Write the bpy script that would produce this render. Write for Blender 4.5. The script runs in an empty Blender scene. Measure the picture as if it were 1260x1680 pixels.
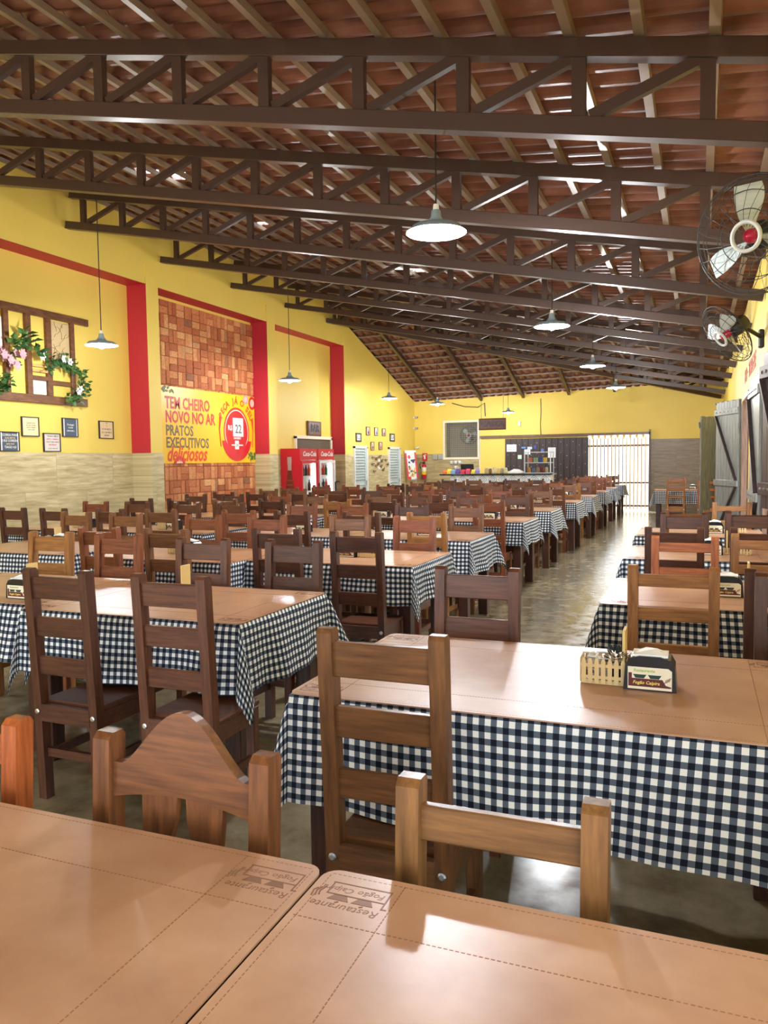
import bpy, bmesh, math, random
from mathutils import Matrix, Vector

random.seed(11)
S = bpy.context.scene
COL = S.collection
PI = math.pi

# ------------------------------------------------------------------ camera
cam_data = bpy.data.cameras.new('camera')
cam = bpy.data.objects.new('camera', cam_data)
COL.objects.link(cam)
cam_data.sensor_fit = 'VERTICAL'
cam_data.sensor_height = 36.0
cam_data.lens = 1290.0 / 1680.0 * 36.0
cam_data.clip_start = 0.02
cam_data.clip_end = 300
CAMROT = Matrix(((0.92844715, -0.01175492, 0.37127848), (0.37123326, 0.06462475, -0.92628803), (-0.01310534, 0.9978404, 0.06436448)))
cam.matrix_world = Matrix.Translation((0, 0, 1.46)) @ CAMROT.to_4x4()
S.camera = cam

# ------------------------------------------------------------------ world, exposure, sun
S.view_settings.view_transform = 'Standard'
S.view_settings.look = 'None'
S.view_settings.gamma = 1.0
S.view_settings.use_curve_mapping = False
S.view_settings.exposure = 0.62
SKY_STRENGTH = 4.2
LAMP_W = 140.0
SUN_W = 14.0

w = bpy.data.worlds.new('sky')
S.world = w
w.use_nodes = True
bg = w.node_tree.nodes['Background']
bg.inputs[0].default_value = (0.80, 0.90, 1.0, 1)
bg.inputs[1].default_value = SKY_STRENGTH
sun_d = bpy.data.lights.new('sun', 'SUN')
sun_d.energy = SUN_W
sun_d.angle = 0.01
sun = bpy.data.objects.new('sun', sun_d)
COL.objects.link(sun)
sun.rotation_euler = (math.radians(-28), math.radians(-20), 0)
sun.location = (0, 30, 20)

# ------------------------------------------------------------------ mesh helpers
class MB:
    def __init__(s):
        s.v = []; s.f = []; s.m = []; s.uv = None
    def add(s, vs, fs, mi=0):
        o = len(s.v)
        s.v += [tuple(p) for p in vs]
        s.f += [tuple(i + o for i in f) for f in fs]
        s.m += [mi] * len(fs)
        return s
    def box(s, x0, x1, y0, y1, z0, z1, b=0.0, mi=0, M=None):
        if b <= 0:
            vs = [(x, y, z) for z in (z0, z1) for y in (y0, y1) for x in (x0, x1)]
            fs = [(0, 2, 3, 1), (4, 5, 7, 6), (0, 1, 5, 4), (2, 6, 7, 3), (0, 4, 6, 2), (1, 3, 7, 5)]
        else:
            b = min(b, (x1 - x0) * .45, (y1 - y0) * .45, (z1 - z0) * .45)
            c = ((x0 + x1) / 2, (y0 + y1) / 2, (z0 + z1) / 2)
            h = ((x1 - x0) / 2, (y1 - y0) / 2, (z1 - z0) / 2)
            vs = []; idx = {}
            for sx in (-1, 1):
                for sy in (-1, 1):
                    for sz in (-1, 1):
                        for ax in range(3):
                            d = [h[0] - b, h[1] - b, h[2] - b]
                            d[ax] = h[ax]
                            idx[(sx, sy, sz, ax)] = len(vs)
                            vs.append((c[0] + sx * d[0], c[1] + sy * d[1], c[2] + sz * d[2]))
            fs = []
            q = ((-1, -1), (1, -1), (1, 1), (-1, 1))
            for ax in range(3):
                for sg in (-1, 1):
                    f = []
                    for (p, r) in q:
                        k = [0, 0, 0]; k[ax] = sg; k[(ax + 1) % 3] = p; k[(ax + 2) % 3] = r
                        f.append(idx[(k[0], k[1], k[2], ax)])
                    fs.append(f if sg > 0 else f[::-1])
            for ax in range(3):
                a1, a2 = (ax + 1) % 3, (ax + 2) % 3
                for p in (-1, 1):
                    for r in (-1, 1):
                        k0 = [0, 0, 0]; k0[ax] = -1; k0[a1] = p; k0[a2] = r
                        k1 = list(k0); k1[ax] = 1
                        f = [idx[(*k0, a1)], idx[(*k1, a1)], idx[(*k1, a2)], idx[(*k0, a2)]]
                        fs.append(f if p * r < 0 else f[::-1])
            for sx in (-1, 1):
                for sy in (-1, 1):
                    for sz in (-1, 1):
                        f = [idx[(sx, sy, sz, a)] for a in range(3)]
                        fs.append(f if sx * sy * sz > 0 else f[::-1])
        if M is not None:
            vs = [M @ Vector(p) for p in vs]
        return s.add(vs, fs, mi)
    def bar(s, p0, p1, wd, ht, up=(0, 0, 1), mi=0, b=0.0):
        p0 = Vector(p0); p1 = Vector(p1)
        d = p1 - p0; L = d.length; d.normalize()
        u = Vector(up); sd = d.cross(u)
        if sd.length < 1e-4:
            sd = d.cross(Vector((1, 0, 0)))
        sd.normalize(); u = sd.cross(d)
        M = Matrix((sd, d, u)).transposed().to_4x4(); M.translation = p0
        return s.box(-wd / 2, wd / 2, 0, L, -ht / 2, ht / 2, b, mi, M)
    def tube(s, pts, r, n=8, closed=False, mi=0, caps=True):
        pts = [Vector(p) for p in pts]; N = len(pts)
        rings = []
        prev = None
        for i in range(N):
            a = pts[(i - 1) % N] if (closed or i > 0) else pts[i]
            c = pts[(i + 1) % N] if (closed or i < N - 1) else pts[i]
            t = (c - a).normalized()
            if prev is None:
                u = t.orthogonal().normalized()
            else:
                u = (prev - t * prev.dot(t))
                u = u.normalized() if u.length > 1e-6 else t.orthogonal().normalized()
            prev = u
            v = t.cross(u)
            rr = r[i] if isinstance(r, (list, tuple)) else r
            rings.append([pts[i] + (u * math.cos(2 * PI * k / n) + v * math.sin(2 * PI * k / n)) * rr for k in range(n)])
        vs = [p for ring in rings for p in ring]
        fs = []
        for i in range(N if closed else N - 1):
            j = (i + 1) % N
            for k in range(n):
                fs.append((i * n + k, i * n + (k + 1) % n, j * n + (k + 1) % n, j * n + k))
        if caps and not closed:
            fs.append(tuple(range(n))[::-1]); fs.append(tuple((N - 1) * n + k for k in range(n)))
        return s.add(vs, fs, mi)
    def lathe(s, prof, c=(0, 0, 0), n=24, mi=0, M=None):
        vs = []; fs = []
        for (r, z) in prof:
            for k in range(n):
                a = 2 * PI * k / n
                p = Vector((r * math.cos(a), r * math.sin(a), z))
                if M is not None: p = M @ p
                vs.append(p + Vector(c))
        for i in range(len(prof) - 1):
            for k in range(n):
                fs.append((i * n + k, i * n + (k + 1) % n, (i + 1) * n + (k + 1) % n, (i + 1) * n + k))
        if prof[0][0] > 1e-6: fs.append(tuple(range(n))[::-1])
        if prof[-1][0] > 1e-6: fs.append(tuple((len(prof) - 1) * n + k for k in range(n)))
        return s.add(vs, fs, mi)
    def prism(s, poly, M, t, mi=0):
        """poly in local xy, extruded 0..t along local z, then M"""
        n = len(poly)
        vs = [M @ Vector((p[0], p[1], 0)) for p in poly] + [M @ Vector((p[0], p[1], t)) for p in poly]
        fs = [tuple(range(n))[::-1], tuple(range(n, 2 * n))] + [(i, (i + 1) % n, n + (i + 1) % n, n + i) for i in range(n)]
        return s.add(vs, fs, mi)
    def text(s, txt, size, M, ext=0.001, align='CENTER', shear=0.0, sx=1.0, spacing=1.0, bold=0.0, mi=0):
        cu = bpy.data.curves.new('t', 'FONT')
        cu.body = txt; cu.size = size; cu.align_x = align; cu.align_y = 'CENTER'
        cu.extrude = ext; cu.shear = shear; cu.space_character = spacing; cu.offset = bold
        cu.resolution_u = 2
        o = bpy.data.objects.new('t', cu)
        COL.objects.link(o)
        bpy.context.view_layer.update()
        me = bpy.data.meshes.new_from_object(o.evaluated_get(bpy.context.evaluated_depsgraph_get()))
        vs = [M @ Vector((v.co.x * sx, v.co.y, v.co.z)) for v in me.vertices]
        fs = [tuple(p.vertices) for p in me.polygons]
        bpy.data.objects.remove(o); bpy.data.curves.remove(cu); bpy.data.meshes.remove(me)
        return s.add(vs, fs, mi)
    def mesh(s, name, mats, smooth=False):
        me = bpy.data.meshes.new(name)
        me.from_pydata(s.v, [], s.f)
        for m in (mats if isinstance(mats, (list, tuple)) else [mats]):
            me.materials.append(m)
        me.polygons.foreach_set('material_index', s.m)
        if smooth:
            me.polygons.foreach_set('use_smooth', [True] * len(me.polygons))
        if s.uv:
            l = me.uv_layers.new(name='UVMap')
            for lp in me.loops:
                l.data[lp.index].uv = s.uv[lp.vertex_index]
        me.validate()
        return me

def obj(name, mb, mat, parent=None, loc=(0, 0, 0), rz=0.0, smooth=False, color=None):
    me = mb.mesh(name, mat, smooth) if isinstance(mb, MB) else mb
    o = bpy.data.objects.new(name, me)
    COL.objects.link(o)
    o.location = loc; o.rotation_euler = (0, 0, rz)
    if parent is not None: o.parent = parent
    if color: o.color = (*color, 1)
    return o

def tag(o, label, cat, group=None, kind=None):
    o['label'] = label; o['category'] = cat
    if group: o['group'] = group
    if kind: o['kind'] = kind
    return o

def empty(name, loc=(0, 0, 0), rz=0.0):
    o = bpy.data.objects.new(name, None)
    COL.objects.link(o)
    o.location = loc; o.rotation_euler = (0, 0, rz); o.empty_display_size = 0.1
    return o

def thing(name, label, cat, loc=(0, 0, 0), rz=0.0, group=None):
    return tag(empty(name, loc, rz), label, cat, group)

def struct(name, mb, mat, parent=None, smooth=False):
    o = obj(name, mb, mat, parent, smooth=smooth)
    if parent is None: o['kind'] = 'structure'
    return o

def copy_tree(o, parent=None, color=None):
    c = o.copy()
    COL.objects.link(c)
    if parent is not None:
        c.parent = parent
    if color and c.type == 'MESH' and 'fixed' not in c: c.color = (*color, 1)
    for ch in list(o.children):
        copy_tree(ch, c, color)
    return c

def axes(origin, ex, ey):
    ex = Vector(ex).normalized(); ey = Vector(ey).normalized(); ez = ex.cross(ey)
    M = Matrix((ex, ey, ez)).transposed().to_4x4(); M.translation = Vector(origin)
    return M
def on_left(y, z, x=-8.45):      # local xy on the left wall: +x local = +y world, faces +x world
    return axes((x, y, z), (0, 1, 0), (0, 0, 1))
def on_far(x, z, y=22.83):       # faces -y
    return axes((x, y, z), (1, 0, 0), (0, 0, 1))
def on_right(y, z, x=0.58):      # faces -x
    return axes((x, y, z), (0, -1, 0), (0, 0, 1))

# ------------------------------------------------------------------ materials
def lin(r, g, b):
    f = lambda c: (c / 255 / 12.92) if c <= 10 else ((c / 255 + 0.055) / 1.055) ** 2.4
    return (f(r), f(g), f(b))
class NT:
    def __init__(s, name):
        s.m = bpy.data.materials.new(name); s.m.use_nodes = True
        s.t = s.m.node_tree; s.b = s.t.nodes['Principled BSDF']
    def n(s, typ, **kw):
        nd = s.t.nodes.new(typ)
        for k, v in kw.items(): setattr(nd, k, v)
        return nd
    def l(s, a, b): s.t.links.new(a, b)
    def math(s, op, a, b=None):
        nd = s.n('ShaderNodeMath', operation=op)
        for i, x in enumerate((a, b)):
            if x is None: continue
            if isinstance(x, (int, float)): nd.inputs[i].default_value = x
            else: s.l(x, nd.inputs[i])
        return nd.outputs[0]
    def ramp(s, fac, stops, interp='LINEAR'):
        nd = s.n('ShaderNodeValToRGB'); cr = nd.color_ramp; cr.interpolation = interp
        while len(cr.elements) < len(stops): cr.elements.new(0.5)
        for e, (p, c) in zip(cr.elements, stops):
            e.position = p; e.color = (*c, 1)
        s.l(fac, nd.inputs[0]); return nd.outputs[0]
    def coords(s, kind='Object', scale=(1, 1, 1), rnd=0.0):
        tc = s.n('ShaderNodeTexCoord'); mp = s.n('ShaderNodeMapping')
        mp.inputs['Scale'].default_value = scale
        s.l(tc.outputs[kind], mp.inputs[0])
        if rnd:
            oi = s.n('ShaderNodeObjectInfo'); cb = s.n('ShaderNodeCombineXYZ')
            v = s.math('MULTIPLY', oi.outputs['Random'], rnd)
            for i in range(3): s.l(v, cb.inputs[i])
            s.l(cb.outputs[0], mp.inputs['Location'])
        return mp.outputs[0]
    def noise(s, vec, scale, detail=3, rough=.5):
        nd = s.n('ShaderNodeTexNoise'); nd.inputs['Scale'].default_value = scale
        nd.inputs['Detail'].default_value = detail; nd.inputs['Roughness'].default_value = rough
        s.l(vec, nd.inputs['Vector']); return nd.outputs[0]
    def bump(s, h, strength=.3, dist=.01):
        nd = s.n('ShaderNodeBump'); nd.inputs['Strength'].default_value = strength; nd.inputs['Distance'].default_value = dist
        s.l(h, nd.inputs['Height']); s.l(nd.outputs[0], s.b.inputs['Normal'])
    def mix(s, a, b, fac, blend='MIX'):
        nd = s.n('ShaderNodeMix', data_type='RGBA', blend_type=blend)
        for sock, x in ((nd.inputs[0], fac), (nd.inputs[6], a), (nd.inputs[7], b)):
            if isinstance(x, (int, float)): sock.default_value = x
            elif isinstance(x, tuple): sock.default_value = (*x, 1)
            else: s.l(x, sock)
        return nd.outputs[2]
    def base(s, c):
        if isinstance(c, tuple): s.b.inputs['Base Color'].default_value = (*c, 1)
        else: s.l(c, s.b.inputs['Base Color'])
        return s
    def pr(s, rough=.5, metal=0, spec=None, coat=None):
        s.b.inputs['Roughness'].default_value = rough; s.b.inputs['Metallic'].default_value = metal
        if spec is not None: s.b.inputs['Specular IOR Level'].default_value = spec
        if coat: s.b.inputs['Coat Weight'].default_value = coat; s.b.inputs['Coat Roughness'].default_value = .15
        return s

_pl = {}
def plain(c, rough=.5, metal=0, var=.08):
    key = (c, rough, metal)
    if key in _pl: return _pl[key]
    t = NT('paint'); v = t.coords('Object')
    n = t.noise(v, 9, 3)
    t.base(t.mix(tuple(x * (1 - var) for x in c), tuple(min(1, x * (1 + var)) for x in c), n)).pr(rough, metal)
    _pl[key] = t.m
    return t.m
def emit(c, st):
    t = NT('glow'); t.base((0, 0, 0))
    t.b.inputs['Emission Color'].default_value = (*c, 1); t.b.inputs['Emission Strength'].default_value = st
    return t.m

def wall_paint(c, name='wall_paint'):
    t = NT(name); v = t.coords('Object')
    n = t.noise(v, 1.3, 4); n2 = t.noise(v, 60, 3)
    t.base(t.mix(tuple(x * .93 for x in c), tuple(min(1, x * 1.05) for x in c), n)).pr(.55)
    t.bump(n2, .12, .004)
    return t.m
YELLOW_C = (.86, .645, .125)
M_yellow = wall_paint(YELLOW_C)
M_red = wall_paint((.50, .018, .035), 'red_paint')

def wood_tile(axis, c0, c1, name):
    """wood-look porcelain tile laid as horizontal planks; axis = world axis along the wall"""
    t = NT(name)
    tc = t.n('ShaderNodeTexCoord'); sp = t.n('ShaderNodeSeparateXYZ'); t.l(tc.outputs['Object'], sp.inputs[0])
    u = sp.outputs[axis]; z = sp.outputs[2]
    cb = t.n('ShaderNodeCombineXYZ'); t.l(u, cb.inputs[0]); t.l(z, cb.inputs[1])
    br = t.n('ShaderNodeTexBrick'); t.l(cb.outputs[0], br.inputs[0])
    br.inputs['Scale'].default_value = 1; br.inputs['Brick Width'].default_value = 1.15; br.inputs['Row Height'].default_value = .55
    br.inputs['Mortar Size'].default_value = .003; br.inputs['Color1'].default_value = (.35, .35, .35, 1); br.inputs['Color2'].default_value = (.75, .75, .75, 1)
    br.inputs['Mortar'].default_value = (.5, .5, .5, 1)
    cb2 = t.n('ShaderNodeCombineXYZ'); t.l(t.math('MULTIPLY', u, 1.4), cb2.inputs[0]); t.l(t.math('MULTIPLY', z, 11.0), cb2.inputs[1])
    t.l(t.math('MULTIPLY', br.outputs['Color'], 9.0), cb2.inputs[2])
    g = t.noise(cb2.outputs[0], 1.8, 8, .6)
    col = t.ramp(g, [(.30, c0), (.5, tuple((a + b) / 2 for a, b in zip(c0, c1))), (.68, c1)])
    col = t.mix(col, tuple(x * .55 for x in c0), t.math('MULTIPLY', br.outputs['Fac'], .55))
    t.base(col).pr(.4)
    return t.m
M_dado_l = wood_tile(1, lin(170, 150, 100), lin(222, 208, 165), 'wood_tile_tan')
M_dado_f = wood_tile(0, lin(150, 130, 88), lin(196, 178, 132), 'wood_tile_tan_far')
M_dado_r = wood_tile(0, lin(108, 92, 72), lin(150, 132, 108), 'wood_tile_backlit')  # tile right of the gate: its backlit shade is put into the darker colour

def wood_mat(name, scale, tint=None):
    t = NT(name); v = t.coords('Object', scale, 30)
    g = t.noise(v, 6, 6, .62)
    f = t.ramp(g, [(.25, (.45, .43, .42)), (.5, (.95, .95, .95)), (.75, (1.5, 1.5, 1.45))])
    if tint is None:
        oi = t.n('ShaderNodeObjectInfo'); c = oi.outputs['Color']
    else: c = tint
    t.base(t.mix(c, f, 1.0, 'MULTIPLY')).pr(.34, 0, .36)
    t.bump(g, .08, .003)
    return t.m
M_wv = wood_mat('wood_grain_upright', (9, 9, .9))
M_wh = wood_mat('wood_grain_across', (.9, 9, 12))
M_wtab = wood_mat('table_wood', (9, 9, .9), (.055, .02, .012))
M_wframe = wood_mat('pallet_wood', (4, 1.2, 4), lin(112, 72, 44))
M_wsign = wood_mat('sign_wood', (5, 1.5, 5), lin(104, 66, 46))
M_wdark = wood_mat('dark_plank', (9, 9, .8), lin(62, 50, 50))
M_wgrey = wood_mat('grey_plank', (9, 9, .7), lin(122, 124, 120))
M_wjamb = wood_mat('jamb_wood', (9, 9, .8), lin(110, 82, 68))

def concrete():
    t = NT('polished_concrete'); v = t.coords('Object')
    a = t.noise(v, .9, 6, .6); b = t.noise(v, 7, 6, .65)
    col = t.ramp(a, [(.32, lin(92, 80, 58)), (.5, lin(128, 115, 90)), (.68, lin(160, 147, 118))])
    col = t.mix(col, t.ramp(b, [(.3, lin(82, 72, 52)), (.7, lin(172, 160, 132))]), .42)
    t.base(col)
    r = t.ramp(b, [(.3, (.10, .10, .10)), (.75, (.30, .30, .30))]); t.l(r, t.b.inputs['Roughness'])
    t.b.inputs['Specular IOR Level'].default_value = .55
    t.bump(t.noise(v, 26, 3), .07, .004)
    return t.m
M_floor = concrete()

def clay():
    t = NT('clay_tile'); v = t.coords('Object')
    n = t.noise(v, 3.1, 5); n2 = t.noise(v, 40, 3)
    col = t.ramp(n, [(.3, lin(108, 66, 54)), (.5, lin(134, 85, 70)), (.72, lin(164, 114, 96))])
    t.base(col).pr(.38, 0, .5); t.bump(n2, .2, .004)
    return t.m
M_clay = clay()
M_steel = plain(lin(70, 50, 41), .36)
M_batten = plain(lin(146, 126, 110), .36)

def gingham():
    t = NT('gingham_cloth')
    tc = t.n('ShaderNodeTexCoord'); sp = t.n('ShaderNodeSeparateXYZ'); t.l(tc.outputs['UV'], sp.inputs[0])
    a = t.math('LESS_THAN', t.math('FRACT', t.math('MULTIPLY', sp.outputs[0], 1 / .0335)), .5)
    b = t.math('LESS_THAN', t.math('FRACT', t.math('MULTIPLY', sp.outputs[1], 1 / .0335)), .5)
    f = t.math('MULTIPLY', t.math('ADD', a, b), .5)
    col = t.ramp(f, [(0, (.84, .84, .80)), (.3, (.10, .125, .165)), (.8, (.010, .012, .022))], 'CONSTANT')
    t.base(col).pr(.85, 0, .15)
    v = t.coords('UV'); t.bump(t.noise(v, 900, 2), .15, .001)
    return t.m
M_cloth = gingham()

def vinyl():
    t = NT('tan_leatherette'); v = t.coords('Object', (1, 1, 1), 20)
    n = t.noise(v, 3.2, 5, .6); n2 = t.noise(v, 130, 3); n3 = t.noise(v, 1.6, 3)
    col = t.ramp(n, [(.3, lin(164, 117, 84)), (.55, lin(188, 142, 106)), (.75, lin(204, 161, 126))])
    t.base(col)
    t.l(t.math('ADD', t.math('MULTIPLY', n3, .20), .245), t.b.inputs['Roughness'])
    t.b.inputs['Specular IOR Level'].default_value = 1.0
    t.bump(n2, .05, .002)
    return t.m
M_vinyl = vinyl()
M_stitch = plain(lin(138, 94, 62), .5)
M_emboss = plain(lin(128, 88, 62), .5)

def brick():
    t = NT('clay_brick')
    g = t.n('ShaderNodeNewGeometry'); v = t.coords('Object')
    n = t.noise(v, 30, 4)
    c = t.ramp(g.outputs['Random Per Island'], [(0, lin(176, 96, 56)), (.35, lin(200, 120, 74)), (.7, lin(216, 142, 90)), (.93, lin(232, 172, 116)), (1, lin(150, 98, 72))])
    t.base(t.mix(c, t.ramp(n, [(.3, (.72, .70, .68)), (.7, (1.1, 1.1, 1.1))]), 1.0, 'MULTIPLY')).pr(.8)
    t.bump(n, .3, .004)
    return t.m
M_brick = brick()

def glass():
    t = NT('clear_glass'); t.base((1, 1, 1)).pr(.03)
    t.b.inputs['Transmission Weight'].default_value = 1.0
    t.b.inputs['IOR'].default_value = 1.02
    t.b.inputs['Specular IOR Level'].default_value = .5
    return t.m
M_glass = glass()
M_black = plain((.012, .012, .014), .25)
M_blackm = plain((.018, .018, .02), .45)
M_white = plain((.82, .82, .80), .45)
M_cream = plain(lin(238, 230, 205), .5)
M_grey = plain((.38, .40, .40), .5)
M_metal = plain((.55, .55, .55), .3, 1.0)
M_lampout = plain(lin(150, 170, 178), .35)
M_lampin = plain((.9, .9, .9), .4)
M_cocared = plain((.62, .015, .03), .35)
M_maroon = plain(lin(92, 24, 22), .5)
M_yel = plain(lin(245, 225, 110), .5)
M_lime = plain(lin(170, 190, 90), .5)
M_dgreen = plain(lin(20, 52, 40), .5)
M_napkin = plain((.88, .88, .88), .8)
M_pine = plain(lin(214, 186, 132), .55)
M_leafs = [plain(lin(46, 84, 40), .5), plain(lin(74, 112, 52), .5)]

# ------------------------------------------------------------------ structure
XL, XR, YF, YB = -8.45, 0.58, 22.83, -5.0
XF = -8.10                        # flush face of the left wall
DADO = 1.64
def zroof(x): return 3.66 - .199 * x          # underside of the tiles on the main slope
def zhip(x, y): return 3.28 + .318 * (YF - y) + .025 * (x + 8.1)
def yhip(x): return YF - (zroof(x) - 3.28 - .025 * (x + 8.1)) / .318

struct('floor', MB().box(XL - .4, XR + .25, YB - .5, YF + .3, -.12, 0), M_floor)
g_m = plain(lin(214, 204, 186), .9)
struct('ground', MB().box(-60, 60, -50, 90, -.4, -.13), g_m)

# ceiling: main slope of roman tiles (columns run down the slope) + hip slope over the far end
def tile_wave(t):                              # one tile per period; convex downwards barrel plus a narrow flat
    t = t % 1.0
    return .068 * abs(math.sin(PI * t)) ** .7
HOLES = [(-5.97, 7.85), (-5.70, 7.91), (-5.83, 9.99), (-4.4, 12.2), (-3.0, 19.2)]
def make_main_roof():
    mb = MB(); P = .215; NS = 8; TL = .37
    x0, x1 = -8.85, 1.15
    rows = int((x1 - x0) / TL) + 1
    ys = [YB - .6 + P / NS * i for i in range(int((YF + .8 - YB) / P * NS))]
    for r in range(rows):
        xa = x0 + r * TL; xb = xa + TL + .03
        o = len(mb.v)
        for y in ys:
            h = tile_wave(y / P)
            jit = .006 * math.sin(r * 12.9 + int(y / P) * 7.3)
            mb.v.append((xa, y, zroof(xa) + .075 - h + jit))
            mb.v.append((xb, y, zroof(xb) + .115 - h + jit))
            mb.v.append((xb, y, zroof(xb) + .075 - h + jit))
        for i in range(len(ys) - 1):
            ym = ys[i]; xm = (xa + xb) / 2
            if ym > yhip(xm) + .35: continue
            if any(abs(xm - hx) < .2 and abs(ym - hy) < .10 for hx, hy in HOLES): continue
            a = o + i * 3
            mb.f.append((a, a + 1, a + 4, a + 3)); mb.m.append(0)
            mb.f.append((a + 1, a + 2, a + 5, a + 4)); mb.m.append(0)
    return mb
roof = struct('ceiling', make_main_roof(), M_clay)
def make_hip_roof():
    mb = MB(); P = .215; NS = 8; TL = .37
    xs = [-8.9 + P / NS * i for i in range(int(10.0 / P * NS))]
    rows = 19
    for r in range(rows):
        ya = YF + .30 - (r + 1) * TL; yb = ya + TL + .03
        o = len(mb.v)
        for x in xs:
            h = tile_wave(x / P)
            mb.v.append((x, ya, zhip(x, ya) + .075 - h))
            mb.v.append((x, yb, zhip(x, yb) + .105 - h))
            mb.v.append((x, yb, zhip(x, yb) + .065 - h))
        for i in range(len(xs) - 1):
            if (ya + yb) / 2 < yhip(xs[i]) - .3: continue
            if any(abs(xs[i] - hx) < .1 and abs((ya + yb) / 2 - hy) < .17 for hx, hy in HOLES): continue
            a = o + i * 3
            mb.f.append((a, a + 3, a + 4, a + 1)); mb.m.append(0)
            mb.f.append((a + 1, a + 4, a + 5, a + 2)); mb.m.append(0)
    return mb
obj('hip_slope', make_hip_roof(), M_clay, roof)
# battens
bx = 0.42
while bx > -8.6:
    ye = min(yhip(bx) + .05, YF)
    z = zroof(bx) - .02
    mb = MB(); mb.bar((bx, YB, z), (bx, ye, z), .055, .045, up=(.199, 0, 1))
    obj('roof_batten', mb, M_batten, roof)
    bx -= .368
# hip battens and rafters
yy = YF - .12
while yy > 16.9:
    t = YF - yy
    xm = None
    for k in range(900):
        x = -8.45 + k * .01
        if yhip(x) > yy: xm = x; break
    xe = xm if xm else .58
    mb = MB(); mb.bar((-8.45, yy, zhip(-8.45, yy) - .0), (min(xe, .58), yy, zhip(min(xe, .58), yy) - .0), .045, .035)
    obj('roof_batten', mb, M_batten, roof)
    yy -= .37
for rx in (-7.35, -6.0, -4.75, -3.45, -2.2, -.9):
    y0 = yhip(rx)
    mb = MB(); mb.bar((rx, y0, zhip(rx, y0) - .09), (rx, YF + .05, zhip(rx, YF) - .09), .07, .11)
    obj('hip_rafter', mb, M_steel, roof)

# walls -------------------------------------------------------------
def poly_wall(pts_yz, x0, x1):
    mb = MB(); n = len(pts_yz)
    vs = [(x0, y, z) for y, z in pts_yz] + [(x1, y, z) for y, z in pts_yz]
    fs = [tuple(range(n)), tuple(range(n, 2 * n))[::-1]] + [(i, n + i, n + (i + 1) % n, (i + 1) % n) for i in range(n)]
    return mb.add(vs, fs)
YH = yhip(-8.3)
wl_pts = [(YB, 0), (YF + .2, 0), (YF + .2, zhip(-8.3, YF)), (YH, zroof(-8.3) - .02), (YB, zroof(-8.3) - .02)]
wall_left = struct('wall_left', poly_wall(wl_pts, XL - .25, XL), M_yellow)
BEAM = 4.29
bm_pts = [(YB, BEAM), (YF, BEAM - 1.2), (YF, zhip(XF, YF) - .02), (YH, zroof(XF) - .03), (YB, zroof(XF) - .03)]
bm_pts = [(YB, BEAM), (17.65, BEAM), (17.65, 0), (YF, 0), (YF, zhip(XF, YF) - .02), (yhip(XF), zroof(XF) - .03), (YB, zroof(XF) - .03)]
obj('beam_face', poly_wall(bm_pts, XL, XF), M_yellow, wall_left)
for (a, b) in ((3.0, 3.3), (6.55, 6.85), (10.25, 10.55), (13.97, 14.30)):
    obj('pilaster', MB().box(XL, XF + .02, a, b, 0, 4.62), M_yellow, wall_left)
obj('pilaster', MB().box(XF - .02, XF + .02, 17.65, 17.98, 0, 4.62), M_yellow, wall_left)
# red reveals and soffits, tile dado
k = 1
for yb in (10.25, 13.97, 17.65):
    struct('trim_%d' % k, MB().box(XL + .001, XF + .021, yb - .004, yb, DADO, BEAM), M_red); k += 1
    struct('trim_%d' % k, MB().box(XL + .001, XF, yb - 3.40 if yb != 13.97 else 10.55, yb - .004, BEAM - .006, BEAM), M_red); k += 1
for (a, b, x) in ((3.3, 6.55, XL), (6.85, 10.25, XL), (14.30, 17.65, XL)):
    struct('trim_%d' % k, MB().box(x, x + .012, a, b, 0, DADO), M_dado_l); k += 1
for (a, b) in ((10.25, 10.55), (13.97, 14.30), (6.55, 6.85)):
    struct('trim_%d' % k, MB().box(XL, XF + .032, a - .012, b + .002, 0, DADO), M_dado_l); k += 1
struct('trim_%d' % k, MB().box(XF - .36, XF + .024, 17.638, 17.98, 0, DADO), M_dado_l); k += 1
# flush dado in pieces between the restroom doors
for (a, b) in ((17.98, 18.16), (19.02, 20.55), (21.45, YF)):
    struct('trim_%d' % k, MB().box(XF, XF + .012, a, b, 0, DADO), M_dado_l); k += 1
# brick panel in the second bay: basket weave of real bricks
def brick_panel(y0, y1, z0, z1):
    mb = MB(); C = .225; g = .006
    mb.box(XL, XL + .008, y0, y1, z0, z1)
    ny = int((y1 - y0) / C); cz = int((z1 - z0) / C)
    cw = (y1 - y0) / ny; ch = (z1 - z0) / cz
    for i in range(ny):
        for j in range(cz):
            d = lambda: XL + .03 + random.uniform(0, .016)
            a, b = y0 + i * cw, y0 + (i + 1) * cw
            c, e = z0 + j * ch, z0 + (j + 1) * ch
            if (i + j) % 2 ^ (random.random() < .12):
                m = (c + e) / 2 + random.uniform(-.012, .012)
                mb.box(XL, d(), a + g, b - g, c + g, m - g / 2, .004); mb.box(XL, d(), a + g, b - g, m + g / 2, e - g, .004)
            else:
                m = (a + b) / 2 + random.uniform(-.012, .012)
                mb.box(XL, d(), a + g, m - g / 2, c + g, e - g, .004); mb.box(XL, d(), m + g / 2, b - g, c + g, e - g, .004)
    return mb
obj('brick_panel', brick_panel(10.56, 13.96, 0.0, 4.23), M_brick, wall_left)

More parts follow.
